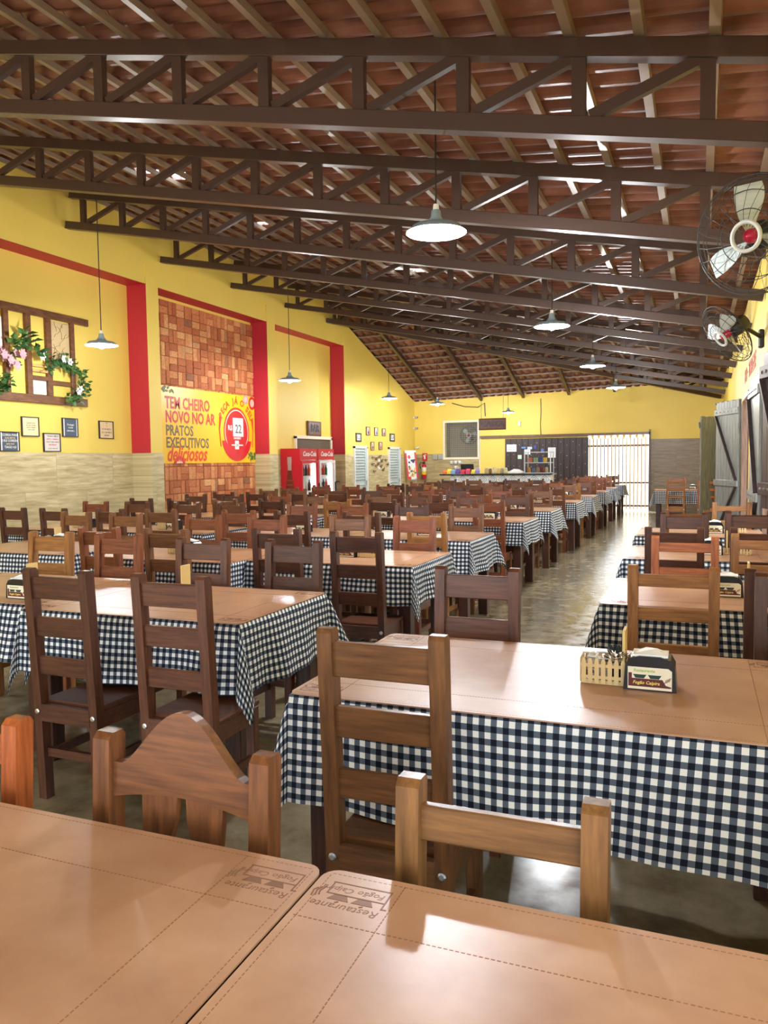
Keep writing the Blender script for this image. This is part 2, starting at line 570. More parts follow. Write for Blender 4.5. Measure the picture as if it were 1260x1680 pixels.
# walls with openings
def holed(u0, u1, z0, z1, holes):
    us = sorted({u0, u1, *[h[0] for h in holes], *[h[1] for h in holes]}); out = []
    for a, b in zip(us, us[1:]):
        m = (a + b) / 2; zs = [z0]
        hs = sorted([h for h in holes if h[0] <= m <= h[1]], key=lambda h: h[2])
        lo = z0
        for h in hs:
            if h[2] > lo + 1e-6: out.append((a, b, lo, h[2]))
            lo = h[3]
        if lo < z1 - 1e-6: out.append((a, b, lo, z1))
    return out
mb = MB()
FAR_H = [(-7.14, -6.11, 1.54, 2.60), (-2.92, -1.28, 0.0, 2.13)]
for (a, b, c, d) in holed(XL - .1, XR + .2, 0, 3.20, FAR_H): mb.box(a, b, YF, YF + .18, c, d)
n_ = 4; vs_ = []
for x in (XL - .1, XR + .2):
    for y in (YF, YF + .18): vs_ += [(x, y, 3.2), (x, y, zhip(x, YF) - .02)]
mb.add(vs_, [(0, 1, 3, 2), (4, 6, 7, 5), (0, 4, 5, 1), (2, 3, 7, 6), (1, 5, 7, 3), (0, 2, 6, 4)])
wall_far = struct('wall_far', mb, M_yellow)
struct('trim_%d' % k, MB().box(XF, -6.05, YF - .012, YF, 0, 1.54), M_dado_f); k += 1
struct('trim_%d' % k, MB().box(XF, -7.19, YF - .012, YF, 1.54, 1.66), M_dado_f); k += 1
struct('trim_%d' % k, MB().box(-1.26, XR, YF - .014, YF, 0, 1.97), M_dado_r); k += 1
struct('trim_%d' % k, MB().box(-6.07, -6.035, YF - .03, YF, 0, 2.12), M_cream); k += 1

RIGHT_H = [(11.0, 12.45, 0, 2.30), (17.6, 18.95, 0, 2.30), (7.0, 8.35, 0, 2.30), (4.3, 5.75, 1.08, 2.2), (-3.6, 1.1, 0, 2.5)]
mb = MB()
for (a, b, c, d) in holed(YB, YF, 0, 3.52, RIGHT_H): mb.box(XR, XR + .2, a, b, c, d)
wall_right = struct('wall_right', mb, M_yellow)
mb = MB()
for (a, b, c, d) in holed(XL, XR, 0, 5.3, [(-8.0, .3, 0, 3.0)]): mb.box(a, b, YB - .2, YB, c, min(d, 3.5))
struct('wall_back', mb, M_yellow)
mb = MB(); mb.box(0, .035, 0, .04, 0, 1.1)
obj('conduit', MB().tube([(XR - .012, 7.68, 1.9), (XR - .012, 7.68, 3.3)], .014, 8), M_cream, wall_right)

# ------------------------------------------------------------------ trusses
def ztb(x): return 3.09 - .199 * x           # underside of the bottom chord
TNAMES = ['overhead behind the camera', 'first', 'second', 'third', 'fourth', 'fifth', 'sixth', 'seventh', 'eighth', 'ninth']
def truss(y, xa, xb, label, name='roof_truss'):
    t = thing(name, label, 'roof truss', (0, y, 0), 0, 'steel roof trusses')
    upv = (.199, 0, 1)
    n = Vector((.199, 0, 1)).normalized()
    P = lambda x, h: Vector((x, 0, ztb(x))) + n * h
    obj('bottom_chord', MB().bar(P(xa, .05), P(xb, .05), .09, .10, upv, b=.004), M_steel, t)
    obj('top_chord', MB().bar(P(xa, .455), P(xb, .455), .09, .10, upv, b=.004), M_steel, t)
    st = .652
    xs = []; x = .02
    while x > xa + .1:
        if x < xb - .03: xs.append(x)
        x -= st
    for i, x in enumerate(xs):
        p = Vector((x, 0, ztb(x) + .09)); q = Vector((x, 0, ztb(x) + .43))
        obj('post', MB().bar(p, q, .05, .075, (1, 0, 0)), M_steel, t)
        if i + 1 < len(xs):
            x2 = xs[i + 1]
            obj('diagonal', MB().bar((x2 + .06, 0, ztb(x2) + .10), (x - .04, 0, ztb(x) + .42), .045, .06), M_steel, t)
        elif x - st * .6 > xa:
            obj('diagonal', MB().bar((xa + .05, 0, ztb(xa) + .10), (x - .04, 0, ztb(x) + .42), .045, .06), M_steel, t)
    return t
TY = [.45, 2.5, 4.52, 6.58, 8.64, 10.69, 12.74, 14.79, 16.84, 18.9, 20.95]
ords = ['', '', 'first', 'second', 'third', 'fourth', 'fifth', 'sixth', 'seventh', 'eighth', 'ninth']
def hip_t(x): return (x + 8.1) / 8.6
for i, y in enumerate(TY):
    xa = XF
    if y > 16.9: xa = -8.1 + (y - 16.75) / 5.95 * 8.6
    if i < 2:
        if i == 0: continue
        lab = 'brown steel lattice truss above the top edge of the picture, nearest the camera'
    else:
        lab = 'brown steel lattice roof truss, %s one in view counting from the camera' % ords[i]
    truss(y, xa, .56, lab)
# hip truss (diagonal)
ht = thing('hip_truss', 'brown diagonal hip truss running from the left wall to the far right corner', 'roof truss')
A0 = Vector((XF, 16.75, ztb(XF))); A1 = Vector((.50, 22.7, ztb(.50)))
obj('bottom_chord', MB().bar(A0 + Vector((0, 0, .05)), A1 + Vector((0, 0, .05)), .09, .10), M_steel, ht)
obj('top_chord', MB().bar(A0 + Vector((0, 0, .46)), A1 + Vector((0, 0, .46)), .09, .10), M_steel, ht)
for i in range(16):
    a = A0.lerp(A1, (i + .3) / 16); b = A0.lerp(A1, (i + 1.15) / 16)
    obj('post', MB().bar(a + Vector((0, 0, .09)), a + Vector((0, 0, .43)), .05, .07, (1, 0, 0)), M_steel, ht)
    if i < 15: obj('diagonal', MB().bar(a + Vector((.05, .03, .10)), b + Vector((0, 0, .42)), .045, .06), M_steel, ht)

# ------------------------------------------------------------------ pendant lamps
bulb_m = emit((.93, .97, 1.0), 60)
def lamp(loc, label, rad=.20, power=LAMP_W, ztop=None):
    x, y, z = loc
    t = thing('pendant_lamp', label, 'lamp', loc, 0, 'pendant lamps')
    k = rad / .20
    prof = [(.020, .150), (.030, .145), (.036, .105), (.048, .085), (.075, .055), (.120, .050), (.160, .042), (.200, .0)]
    mb = MB()
    mb.lathe([(r * k, h * k) for r, h in prof], n=32)
    inner = [(.2 * k, 0), (.157 * k, .038 * k), (.118 * k, .046 * k), (.07 * k, .050 * k), (.04 * k, .075 * k), (.0, .08 * k)]
    o0 = len(mb.f)
    mb.lathe(inner, n=32, mi=1)
    mb.f = [f for f in mb.f if len(f) < 30]; mb.m = mb.m[:len(mb.f)]
    nf = 32 * (len(prof) - 1)
    mb.m = [0] * nf + [1] * (len(mb.f) - nf)
    obj('lamp_shade', mb, [M_lampout, M_lampin], t, smooth=True)
    obj('socket', MB().lathe([(.0, .19 * k), (.018 * k, .185 * k), (.022 * k, .15 * k), (.022 * k, .05 * k), (0, .05 * k)], n=12), M_white, t)
    bm = MB(); bm.lathe([(0, .05 * k), (.022 * k, .045 * k), (.04 * k, .02 * k), (.045 * k, -.005 * k), (.036 * k, -.03 * k), (.0, -.045 * k)], n=16)
    b = obj('bulb', bm, bulb_m, t, smooth=True)
    zt = (ztop if ztop else zroof(x) + .05) - z
    obj('cord', MB().tube([(0, 0, .18 * k), (0, 0, zt)], .006, 6), M_blackm, t)
    ld = bpy.data.lights.new('lamp_light', 'POINT'); ld.energy = power; ld.shadow_soft_size = .05
    ld.color = (.95, .97, 1.0)
    lo = bpy.data.objects.new('lamp_light', ld); COL.objects.link(lo); lo.parent = t; lo.location = (0, 0, -.07 * k)
LZ = 2.97
for (x, y, lab) in ((-7.04, 8.03, 'lit enamel pendant lamp hanging beside the wall frame with plants'),
                    (-7.04, 12.97, 'lit enamel pendant lamp hanging before the brick panel and its red pilaster'),
                    (-6.98, 17.83, 'lit enamel pendant lamp above the restroom doors'),
                    (-6.55, 20.3, 'lit enamel pendant lamp in the far left corner by the tiled hip roof'),
                    (-1.64, 5.09, 'large bright pendant lamp in the middle of the picture, nearest lit one'),
                    (-1.58, 9.17, 'second bright pendant lamp from the camera in the row above the aisle'),
                    (-1.64, 13.38, 'third bright pendant lamp from the camera in the row above the aisle'),
                    (-1.68, 17.68, 'fourth bright pendant lamp, above the aisle nearest the bright gate')):
    lamp((x, y, LZ), lab, power=LAMP_W * (.47 if x < -5 else 1), ztop=(zhip(x, y) + .05) if y > yhip(x) else None)
lamp((-4.85, 21.3, 2.74), 'small lit pendant lamp hanging over the carved sign at the counter', rad=.18, power=45, ztop=zhip(-4.85, 21.3) + .05)
lamp((-7.04, 3.2, LZ), 'lit pendant lamp outside the picture at the left, before the first bay', power=LAMP_W * .6)

# ------------------------------------------------------------------ chairs
TINTS = [('dark brown', (.085, .030, .016)), ('dark brown', (.12, .042, .020)), ('reddish brown', (.21, .062, .026)), ('brown', (.18, .072, .030)),
         ('honey brown', (.32, .135, .042)), ('orange brown', (.42, .125, .034))]
def post_poly(h, tilt):      # side outline (y, z) of a back post, floor to top
    return [(-.180, 0), (-.135, 0), (-.145, .44), (-.145 - tilt + .005, h - .012), (-.153 - tilt, h), (-.181 - tilt, h), (-.189 - tilt, h - .012), (-.191, .44)]
def make_chair(kind, label):
    t = thing('dining_chair', label, 'chair')
    if kind == 'ladder': h, tilt, wd, rails = 1.025, .035, .35, [(.895, .99), (.73, .815), (.56, .64)]
    elif kind == 'thin': h, tilt, wd, rails = 1.01, .035, .36, [(.92, .972), (.775, .83), (.635, .675)]
    elif kind == 'low': h, tilt, wd, rails = .908, .03, .358, [(.80, .862), (.60, .66)]
    else: h, tilt, wd, rails = .908, .03, .42, []
    hw = wd / 2; pw = .042
    pp = post_poly(h, tilt)
    ytilt = lambda z: -.168 - max(0, (z - .44)) / (h - .44) * tilt
    for sx in (-1, 1):
        x0 = sx * (hw - pw / 2) - pw / 2
        mb = MB(); mb.prism(pp, axes((x0, 0, 0), (0, 1, 0), (0, 0, 1)), pw)
        p = obj('back_post', mb, M_wv, t)
        bl = MB()
        bl.lathe([(0, 0), (.012, 0), (.012, .003), (.007, .005), (0, .005)], n=10, M=axes((0, 0, 0), (1, 0, 0), (0, 0, 1)), c=(sx * (hw - pw / 2), -.191, .395))
        b = obj('bolt', bl, M_metal, p); b['label'] = 'small metal bolt head'; b['fixed'] = 1
    for (za, zb) in rails:
        mb = MB(); zm = (za + zb) / 2
        a = math.atan2(tilt, h - .44)
        M = axes((0, ytilt(zm), zm), (1, 0, 0), (0, -math.sin(a), math.cos(a)))
        mb.box(-hw + pw - .003, hw - pw + .003, -(zb - za) / 2, (zb - za) / 2, -.011, .011, .003, M=M)
        obj('back_rail', mb, M_wh, t)
    if kind == 'arch':
        mb = MB(); poly = []
        iw = hw - pw + .003
        zb0 = .775
        N = 28
        for i in range(N + 1):
            x = -iw + 2 * iw * i / N; u = x / iw
            poly.append((x, .848 + .118 * (math.cos(PI * min(1, abs(u) / .86)) * .5 + .5) ** .72))
        for i in range(N + 1):
            x = iw - 2 * iw * i / N; u = x / iw
            poly.append((x, zb0 + .022 * (1 - u * u)))
        a = math.atan2(tilt, h - .44)
        M = Matrix.Translation((0, ytilt(.85), .85)) @ Matrix.Rotation(a, 4, 'X') @ Matrix.Translation((0, 0, -.85)) @ axes((0, .013, 0), (1, 0, 0), (0, 0, 1))
        mb.prism(poly, M, .026)
        obj('crest_rail', mb, M_wh, t)
        for sx in (-1, 1):
            mb = MB(); pl = []
            zz = [.445, .52, .60, .66, .71, .75, .80]
            inner = [.012, .014, .022, .030, .026, .014, .010]
            outer = [.060, .064, .074, .086, .092, .096, .098]
            pl = [(sx * o_, z_) for o_, z_ in zip(inner, zz)] + [(sx * o_, z_) for o_, z_ in zip(outer[::-1], zz[::-1])]
            M2 = Matrix.Translation((0, ytilt(.85), .85)) @ Matrix.Rotation(a, 4, 'X') @ Matrix.Translation((0, 0, -.85)) @ axes((0, .008, 0), (1, 0, 0), (0, 0, 1))
            mb.prism(pl if sx > 0 else pl[::-1], M2, .016)
            obj('back_splat', mb, M_wv, t)
    obj('seat', MB().box(-hw + .004, hw - .004, -.15, .17, .414, .440, .006), M_wh, t)
    ap = MB().box(-hw + pw - .002, hw - pw + .002, .122, .144, .345, .415)
    obj('apron', ap, M_wh, t)
    obj('apron', MB().box(-hw + pw - .002, hw - pw + .002, -.192, -.17, .355, .43), M_wh, t)
    for sx in (-1, 1):
        x = sx * (hw - pw / 2)
        obj('side_rail', MB().box(x - .011, x + .011, -.16, .13, .345, .415), M_wh, t)
        obj('front_leg', MB().box(x - .021, x + .021, .112, .154, 0, .416, .003), M_wv, t)
        obj('stretcher', MB().box(x - .010, x + .010, -.15, .12, .17, .205), M_wh, t)
    obj('stretcher', MB().box(-hw + pw - .003, hw - pw + .003, -.165, -.143, .19, .228), M_wh, t)
    return t
PROTO = {}
used = set()
def chair(kind, x, y, rz, tint, label, group):
    if kind not in PROTO: PROTO[kind] = make_chair(kind, label)
    if kind not in used:
        used.add(kind); r = PROTO[kind]
        def setc(o):
            if o.type == 'MESH' and 'fixed' not in o: o.color = (*tint, 1)
            for c in o.children: setc(c)
        setc(r)
    else: r = copy_tree(PROTO[kind], None, tint)
    r.location = (x, y, 0); r.rotation_euler = (0, 0, rz)
    r['label'] = label; r['group'] = group
    return r

# ------------------------------------------------------------------ tables, cloths, covers
TH = .77
def make_table(L, D, label, ins=.075):
    t = thing('dining_table', label, 'table')
    obj('tabletop', MB().box(-L / 2 + .01, L / 2 - .01, -D / 2 + .01, D / 2 - .01, .725, .762, .004), M_wtab, t)
    for sy in (-1, 1): obj('apron', MB().box(-L / 2 + .09, L / 2 - .09, sy * (D / 2 - .085) - .012, sy * (D / 2 - .085) + .012, .62, .726), M_wtab, t)
    for sx in (-1, 1): obj('apron', MB().box(sx * (L / 2 - .075) - .012, sx * (L / 2 - .075) + .012, -D / 2 + .09, D / 2 - .09, .62, .726), M_wtab, t)
    for sx in (-1, 1):
        for sy in (-1, 1):
            cx, cy = sx * (L / 2 - ins), sy * (D / 2 - .085)
            obj('leg', MB().box(cx - .042, cx + .042, cy - .042, cy + .042, 0, .726, .004), M_wtab, t)
    return t
def make_cloth(L, D, d, seed, st=.026, tight=0):
    rnd = random.Random(seed)
    a, b = L / 2 + .004, D / 2 + .004
    def ticks(h):
        n1 = int(2 * h / (st * 1.7)); n2 = int(d / st)
        return [-h - d * (1 - i / n2) for i in range(n2)] + [-h + 2 * h * i / n1 for i in range(n1)] + [h + d * i / n2 for i in range(n2 + 1)]
    us, vs_ = ticks(a), ticks(b)
    ph = [rnd.uniform(0, 6) for _ in range(8)]
    fr = [rnd.uniform(7, 13) for _ in range(8)]
    cfl = {(sx, sy): rnd.uniform(.18, .34) for sx in (-1, 1) for sy in (-1, 1)}
    cph = {(sx, sy): rnd.uniform(-.5, .5) for sx in (-1, 1) for sy in (-1, 1)}
    mb = MB(); mb.uv = []
    zt = .7655
    for u in us:
        for v in vs_:
            ou = max(0, abs(u) - a); ov = max(0, abs(v) - b)
            su = 1 if u > 0 else -1; sv = 1 if v > 0 else -1
            x = max(-a, min(a, u)); y = max(-b, min(b, v)); z = zt
            if ou > 0 and ov <= 0:
                q = ou / d; e = min(1, (b - abs(v)) / .12); i = 0 if su > 0 else 1
                x += su * (.006 + .02 * q + e * q * (.021 * (1 + math.sin(fr[i] * v + ph[i])) + .009 * math.sin(2.3 * fr[i] * v + ph[i + 4])))
                y += .02 * q * e * math.sin(fr[i] * .7 * v + ph[i + 2]); z -= ou
            elif ov > 0 and ou <= 0:
                q = ov / d; e = min(1, (a - abs(u)) / .12); i = 2 if sv > 0 else 3
                y += sv * (.006 + .02 * q + e * q * (.021 * (1 + math.sin(fr[i] * u + ph[i])) + .009 * math.sin(2.3 * fr[i] * u + ph[i + 4])))
                x += .02 * q * e * math.sin(fr[i] * .7 * u + ph[i + 2 - 2]); z -= ov
            elif ou > 0 and ov > 0:
                r = math.hypot(ou, ov); an = math.atan2(ov, ou)
                f = math.sin(2 * an)
                s_ = .006 + .02 * min(1, r / d) + cfl[(su, sv)] * r * f
                an2 = an + cph[(su, sv)] * f * .5
                x += su * math.cos(an2) * s_; y += sv * math.sin(an2) * s_
                z -= r * math.sqrt(max(.2, 1 - (cfl[(su, sv)] * f) ** 2))
            if tight and su == tight and ou > 0: x = su * a + (x - su * a) * .22
            mb.v.append((x, y, z)); mb.uv.append((u, v))
    nv = len(vs_)
    for i in range(len(us) - 1):
        for j in range(nv - 1):
            mb.f.append((i * nv + j, (i + 1) * nv + j, (i + 1) * nv + j + 1, i * nv + j + 1)); mb.m.append(0)
    return mb.mesh('tablecloth', M_cloth, True)
def rounded_rect(L, D, r=.03, n=5):
    out = []
    for cx, cy, a0 in ((L / 2 - r, D / 2 - r, 0), (-L / 2 + r, D / 2 - r, PI / 2), (-L / 2 + r, -D / 2 + r, PI), (L / 2 - r, -D / 2 + r, 1.5 * PI)):
        for i in range(n + 1):
            a = a0 + PI / 2 * i / n; out.append((cx + r * math.cos(a), cy + r * math.sin(a)))
    return out
def logo_emboss(mb, M):
    """embossed stove emblem with its two lines of script, local x right, y up, about .13 wide"""
    mb.text('Restaurante', .026, M @ Matrix.Translation((0, .030, 0)), .0006, shear=.2)
    mb.text('Fogão Caipira', .021, M @ Matrix.Translation((.004, -.022, 0)), .0006, shear=.2)
    for (x0, x1, y0, y1) in ((-.062, .046, -.0065, -.0040), (-.062, -.0595, -.04, .014), (-.062, .05, -.042, -.0395), (.046, .0485, -.042, -.0040), (-.07, -.0595, .011, .0135)):
        mb.box(x0, x1, y0, y1, 0, .0012, M=M)
    for cx in (-.025, .020):
        mb.prism([(cx - .02, .012), (cx - .012, -.003), (cx + .012, -.003), (cx + .02, .012)], M, .0011)
        mb.tube([M @ Vector((cx - .004, .016, .0006)), M @ Vector((cx + .002, .020, .0006))], .0012, 5)
    for i in range(3):
        mb.tube([M @ Vector((.056 + i * .006, -.022 + i * .004, .0006)), M @ Vector((.061 + i * .006, -.006, .0006)), M @ Vector((.058 + i * .006, .006 + i * .003, .0006))], .0013, 5)
def make_cover(L, D, label, fine=False):
    t = thing('table_cover', label, 'table cover')
    obj('leatherette_sheet', MB().prism(rounded_rect(L + .012, D + .012), Matrix.Translation((0, 0, .7675)), .004), M_vinyl, t)
    ins = .138
    z = .7712
    for ax in (0, 1):
        for s in (-1, 1):
            mb = MB()
            h = (D if ax == 0 else L) / 2 - ins; e = (L if ax == 0 else D) / 2 - .004
            n = int(2 * e / .0085) if fine else 1
            if not fine: 
                c = (-e, e, s * h - .0012, s * h + .0012) if ax == 0 else (s * h - .0012, s * h + .0012, -e, e)
                mb.box(*c, z, z + .0008)
            else:
                for i in range(n):
                    p = -e + 2 * e * i / n
                    c = (p, p + .0055, s * h - .0009, s * h + .0009) if ax == 0 else (s * h - .0009, s * h + .0009, p, p + .0055)
                    mb.box(*c, z, z + .0008)
            obj('seam', mb, M_stitch, t)
    mb = MB()
    for s in (-1, 1):
        for p0, p1 in (((-L / 2 + .01, s * (D / 2 - .008)), (L / 2 - .01, s * (D / 2 - .008))), ((s * (L / 2 - .008), -D / 2 + .01), (s * (L / 2 - .008), D / 2 - .01))):
            p0 = Vector((*p0, z)); p1 = Vector((*p1, z)); n = int((p1 - p0).length / .009) if fine else 1
            for i in range(n):
                mb.bar(p0.lerp(p1, i / n), p0.lerp(p1, (i + (.65 if fine else 1)) / n), .0016, .001)
    obj('edge_stitching', mb, M_stitch, t)
    k = ins / 2
    for sx in (-1, 1):
        for sy in (-1, 1):
            mb = MB(); M = Matrix.Translation((sx * (L / 2 - k), sy * (D / 2 - k), z)) @ Matrix.Rotation(PI if sy > 0 else 0, 4, 'Z') @ Matrix.Scale(.92, 4)
            logo_emboss(mb, M)
            obj('embossed_emblem', mb, M_emboss, t)
    return t
# napkin dispenser, picket crate, number card
def make_dispenser(label):
    t = thing('napkin_dispenser', label, 'napkin dispenser')
    mb = MB()
    pl = [(-.075, 0), (.075, 0), (.070, .072), (.058, .094), (.03, .102), (-.03, .102), (-.058, .094), (-.070, .072)]
    mb.prism(pl, axes((0, .045, 0), (1, 0, 0), (0, 0, 1)), .09)
    obj('body', mb, M_black, t)
    for sy in (-1, 1):
        M = axes((0, sy * .0455, .004), (1 if sy < 0 else -1, 0, 0), (0, 0, 1))
        lb = obj('label_plate', MB().prism([(-.062, .0), (.062, .0), (.062, .058), (.052, .066), (-.062, .066)], M, .0008), M_cream, t)
        mb = MB(); M2 = M @ Matrix.Translation((0, 0, .0010))
        mb.prism([(-.06, .008), (.06, .008), (.06, .012), (.045, .016), (.036, .032), (-.05, .032), (-.05, .048), (-.06, .048)], M2, .0005)
        obj('print_stove', mb, M_maroon, lb)
        mb = MB()
        for cx in (-.028, .014): mb.prism([(cx - .019, .044), (cx - .012, .033), (cx + .012, .033), (cx + .019, .044)], M2, .0006)
        obj('print_pots', mb, M_dgreen, lb)
        mb = MB(); mb.text('Fogão Caipira', .0135, M2 @ Matrix.Translation((-.010, .020, .0008)), .0003, shear=.25, bold=.0002)
        obj('print_lettering', mb, M_yel, lb)
        mb = MB(); mb.text('Restaurante', .0125, M2 @ Matrix.Translation((-.016, .056, .0004)), .0003, shear=.25, bold=.0003)
        obj('print_heading', mb, M_lime, lb)
        mb = MB()
        for i in range(4): mb.tube([M2 @ Vector((.042 + i * .004, .022 + i * .002, .0006)), M2 @ Vector((.047 + i * .004, .034 + i * .002, .0006))], .0010, 5)
        obj('print_flame', mb, M_stitch, lb)
    return t
def make_napkins():
    mb = MB(); r = random.Random(3)
    mb.box(-.05, .05, -.036, .036, .099, .106)
    mb.add([(-.045, -.02, .106), (.040, -.025, .106), (.045, .02, .106), (-.04, .022, .106), (-.012, -.005, .122), (.018, .004, .118), (.03, .0, .110)],
           [(0, 1, 5, 4), (1, 2, 6, 5), (2, 3, 4, 5), (3, 0, 4), (5, 6, 2)])
    return mb.mesh('napkins', M_napkin)
def make_crate(label):
    t = thing('picket_crate', label, 'condiment crate')
    obj('base', MB().box(-.062, .062, -.04, .04, .0, .012), M_pine, t)
    mb = MB()
    for sy in (-1, 1):
        for z in (.022, .058): mb.box(-.066, .066, sy * .043 - .002, sy * .043 + .002, z - .005, z + .005)
        for i in range(7):
            x = -.058 + i * .0193
            mb.prism([(-.0065, 0), (.0065, 0), (.0065, .066), (.003, .076), (-.003, .076), (-.0065, .066)], axes((x, sy * .0455 + .0025, .004), (1, 0, 0), (0, 0, 1)), .004)
    for sx in (-1, 1):
        for z in (.022, .058): mb.box(sx * .066 - .002, sx * .066 + .002, -.043, .043, z - .005, z + .005)
        for i in range(4):
            y = -.033 + i * .022
            mb.prism([(-.0065, 0), (.0065, 0), (.0065, .066), (.003, .076), (-.003, .076), (-.0065, .066)], axes((sx * .0685 - .002, y, .004), (0, 1, 0), (0, 0, 1)), .004)
    obj('picket_fence', mb, M_pine, t)
    return t
def make_sachets():
    r = random.Random(5); mb = MB()
    for i in range(14):
        c = (r.uniform(-.045, .0), r.uniform(-.025, .025), .012 + .006 * i)
        M = Matrix.Translation(c) @ Matrix.Rotation(r.uniform(-.9, .9), 4, 'X') @ Matrix.Rotation(r.uniform(0, 3), 4, 'Z')
        mb.box(-.022, .022, -.014, .014, -.0025, .0025, .002, M=M)
    return mb.mesh('sugar_sachets', plain((.78, .76, .70), .5))
def make_herb():
    r = random.Random(6); mb = MB()
    for i in range(90):
        th = r.uniform(0, 2 * PI); ph = r.uniform(-.4, 1.3); R = .026
        p = Vector((.034 + R * math.cos(th) * math.cos(ph), R * math.sin(th) * math.cos(ph), .075 + R * math.sin(ph)))
        q = p + (p - Vector((.034, 0, .07))) * .5
        mb.bar(p, q, .004, .0015)
    mb.lathe([(0, .012), (.018, .012), (.022, .06), (0, .062)], (.034, 0, 0), 10)
    return mb.mesh('pepper_pot', plain(lin(38, 52, 56), .5))
def make_card():
    mb = MB()
    mb.box(-.0045, .0045, -.038, .038, .012, .165, .002); mb.box(-.016, .016, -.043, .043, 0, .013, .002)
    return mb.mesh('number_card', plain(lin(220, 190, 122), .55))

ORD = ['first', 'second', 'third', 'fourth', 'fifth', 'sixth', 'seventh', 'eighth', 'ninth', 'tenth']
ROWN = {'A': 'aisle row', 'B': 'inner row', 'C': 'middle row', 'D': 'wall row', 'R': 'right-hand row'}
TPROTO, CPROTO, VPROTO = {}, {}, {}
small = {}
def table_set(x0, x1, y0, y1, who, drop=.29, vi=0, fine=False, cloth=True, tight=0):
    """who: words that point to the table, e.g. 'third table of the aisle row'"""
    L, D = round(x1 - x0, 2), round(y1 - y0, 2)
    c = ((x0 + x1) / 2, (y0 + y1) / 2, 0)
    k = (L, D)
    lab = 'dark wooden dining table under checked cloth, ' + who
    if k in TPROTO: t = copy_tree(TPROTO[k])
    else: t = TPROTO[k] = make_table(L, D, lab, .044 if fine and not cloth else .075)
    t.location = c; tag(t, lab, 'table', 'dining tables')
    if cloth:
        kc = (L, D, drop, vi, tight)
        if kc not in CPROTO: CPROTO[kc] = make_cloth(L, D, drop, int(L * 100 + drop * 1000 + vi * 37), tight=tight)
        cl = obj('tablecloth', CPROTO[kc], None, None, c)
        tag(cl, 'black and white gingham tablecloth on ' + who, 'tablecloth', 'gingham tablecloths')
    kv = (L, D, fine)
    lab = 'tan leatherette table cover on ' + who
    if kv in VPROTO: v = copy_tree(VPROTO[kv])
    else: v = VPROTO[kv] = make_cover(L, D, lab, fine)
    v.location = c; tag(v, lab, 'table cover', 'leatherette table covers')
    return c
def condiments(x, y, who, crate=(-.135, .02), card=(-.078, .04), rz=0.0, parts=('d', 'n', 'c', 'k')):
    z = .7722
    def put(name, maker, loc, lab, cat, group, tree):
        if name not in small:
            o = small[name] = (maker(lab) if tree else obj(name, maker(), None))
        else:
            o = copy_tree(small[name])
        o.location = (loc[0], loc[1], z); o.rotation_euler = (0, 0, rz)
        tag(o, lab, cat, group)
        return o
    if 'd' in parts: put('napkin_dispenser', make_dispenser, (x, y), 'black napkin dispenser with printed label on ' + who, 'napkin dispenser', 'napkin dispensers', True)
    if 'n' in parts: put('napkins', make_napkins, (x, y), 'white napkins in the dispenser on ' + who, 'napkins', 'paper napkins', False)
    if 'c' in parts:
        cx, cy = x + crate[0], y + crate[1]
        put('picket_crate', make_crate, (cx, cy), 'little picket-fence condiment crate on ' + who, 'condiment crate', 'picket crates', True)
        put('sugar_sachets', make_sachets, (cx, cy), 'white sachets inside the picket crate on ' + who, 'sachets', 'condiment sachets', False)
        put('pepper_pot', make_herb, (cx, cy), 'dark green bristly pot in the crate on ' + who, 'condiment pot', 'condiment pots', False)
    if 'k' in parts: put('number_card', make_card, (x + card[0], y + card[1]), 'upright pale wooden number card on ' + who, 'table card', 'table number cards', False)

def chairs_for(x0, x1, y0, y1, who, sides, kind='ladder', tintset=(0, 1, 2, 3), off=None, group='slat-back chairs at the tables', seats=2, dn=-.03, df=.0):
    L = x1 - x0
    for side in sides:
        for s in range(seats):
            if (side, s) in (off or {}).keys() and off[(side, s)] is None: continue
            xx = (x0 + x1) / 2 + (s - .5) * L * .47 + random.uniform(-.02, .02)
            dy = random.uniform(-.04, .04); rz = random.uniform(-.05, .05)
            kd = kind; tn = random.choice(tintset)
            if random.random() < .06: tn = 4
            if off and (side, s) in off:
                o = off[(side, s)]
                xx = o.get('x', xx); dy = o.get('dy', dy); kd = o.get('kind', kd); tn = o.get('tint', tn); rz = o.get('rz', rz)
            seat = ('left', 'right')[s] if seats == 2 else 'only'
            yy = (y0 + dn + dy) if side == 'near' else (y1 - df - dy)
            if off and (side, s) in off and 'y' in off[(side, s)]: yy = off[(side, s)]['y']
            lab = '%s slat-back chair, %s seat on %s side of %s' % (TINTS[tn][0], seat, side, who)
            chair(kd, xx, yy, rz if side == 'near' else PI + rz, TINTS[tn][1], lab, group)

# --- the two nearest tables in front of the camera
whoNL = 'the nearest table at the bottom left'
whoNR = 'the nearest table at the bottom right'
table_set(-1.90, -.588, .31, 1.158, whoNL, .25, 0, fine=True, cloth=False)
table_set(-.572, .50, .31, 1.158, whoNR, .25, 1, fine=True, cloth=False)
chair('arch', -.952, 1.08, PI - .02, (.16, .058, .02), 'brown chair with arched crest rail and split splat, beyond the nearest left table', 'chairs across the nearest tables')
chair('low', -.305, 1.075, PI + .0, (.175, .078, .024), 'honey brown chair with single top rail, beyond the nearest right table', 'chairs across the nearest tables')
chair('low', -1.545, 1.08, PI, (.36, .09, .024), 'orange brown chair cut by the left picture edge, beyond the nearest left table', 'chairs across the nearest tables')
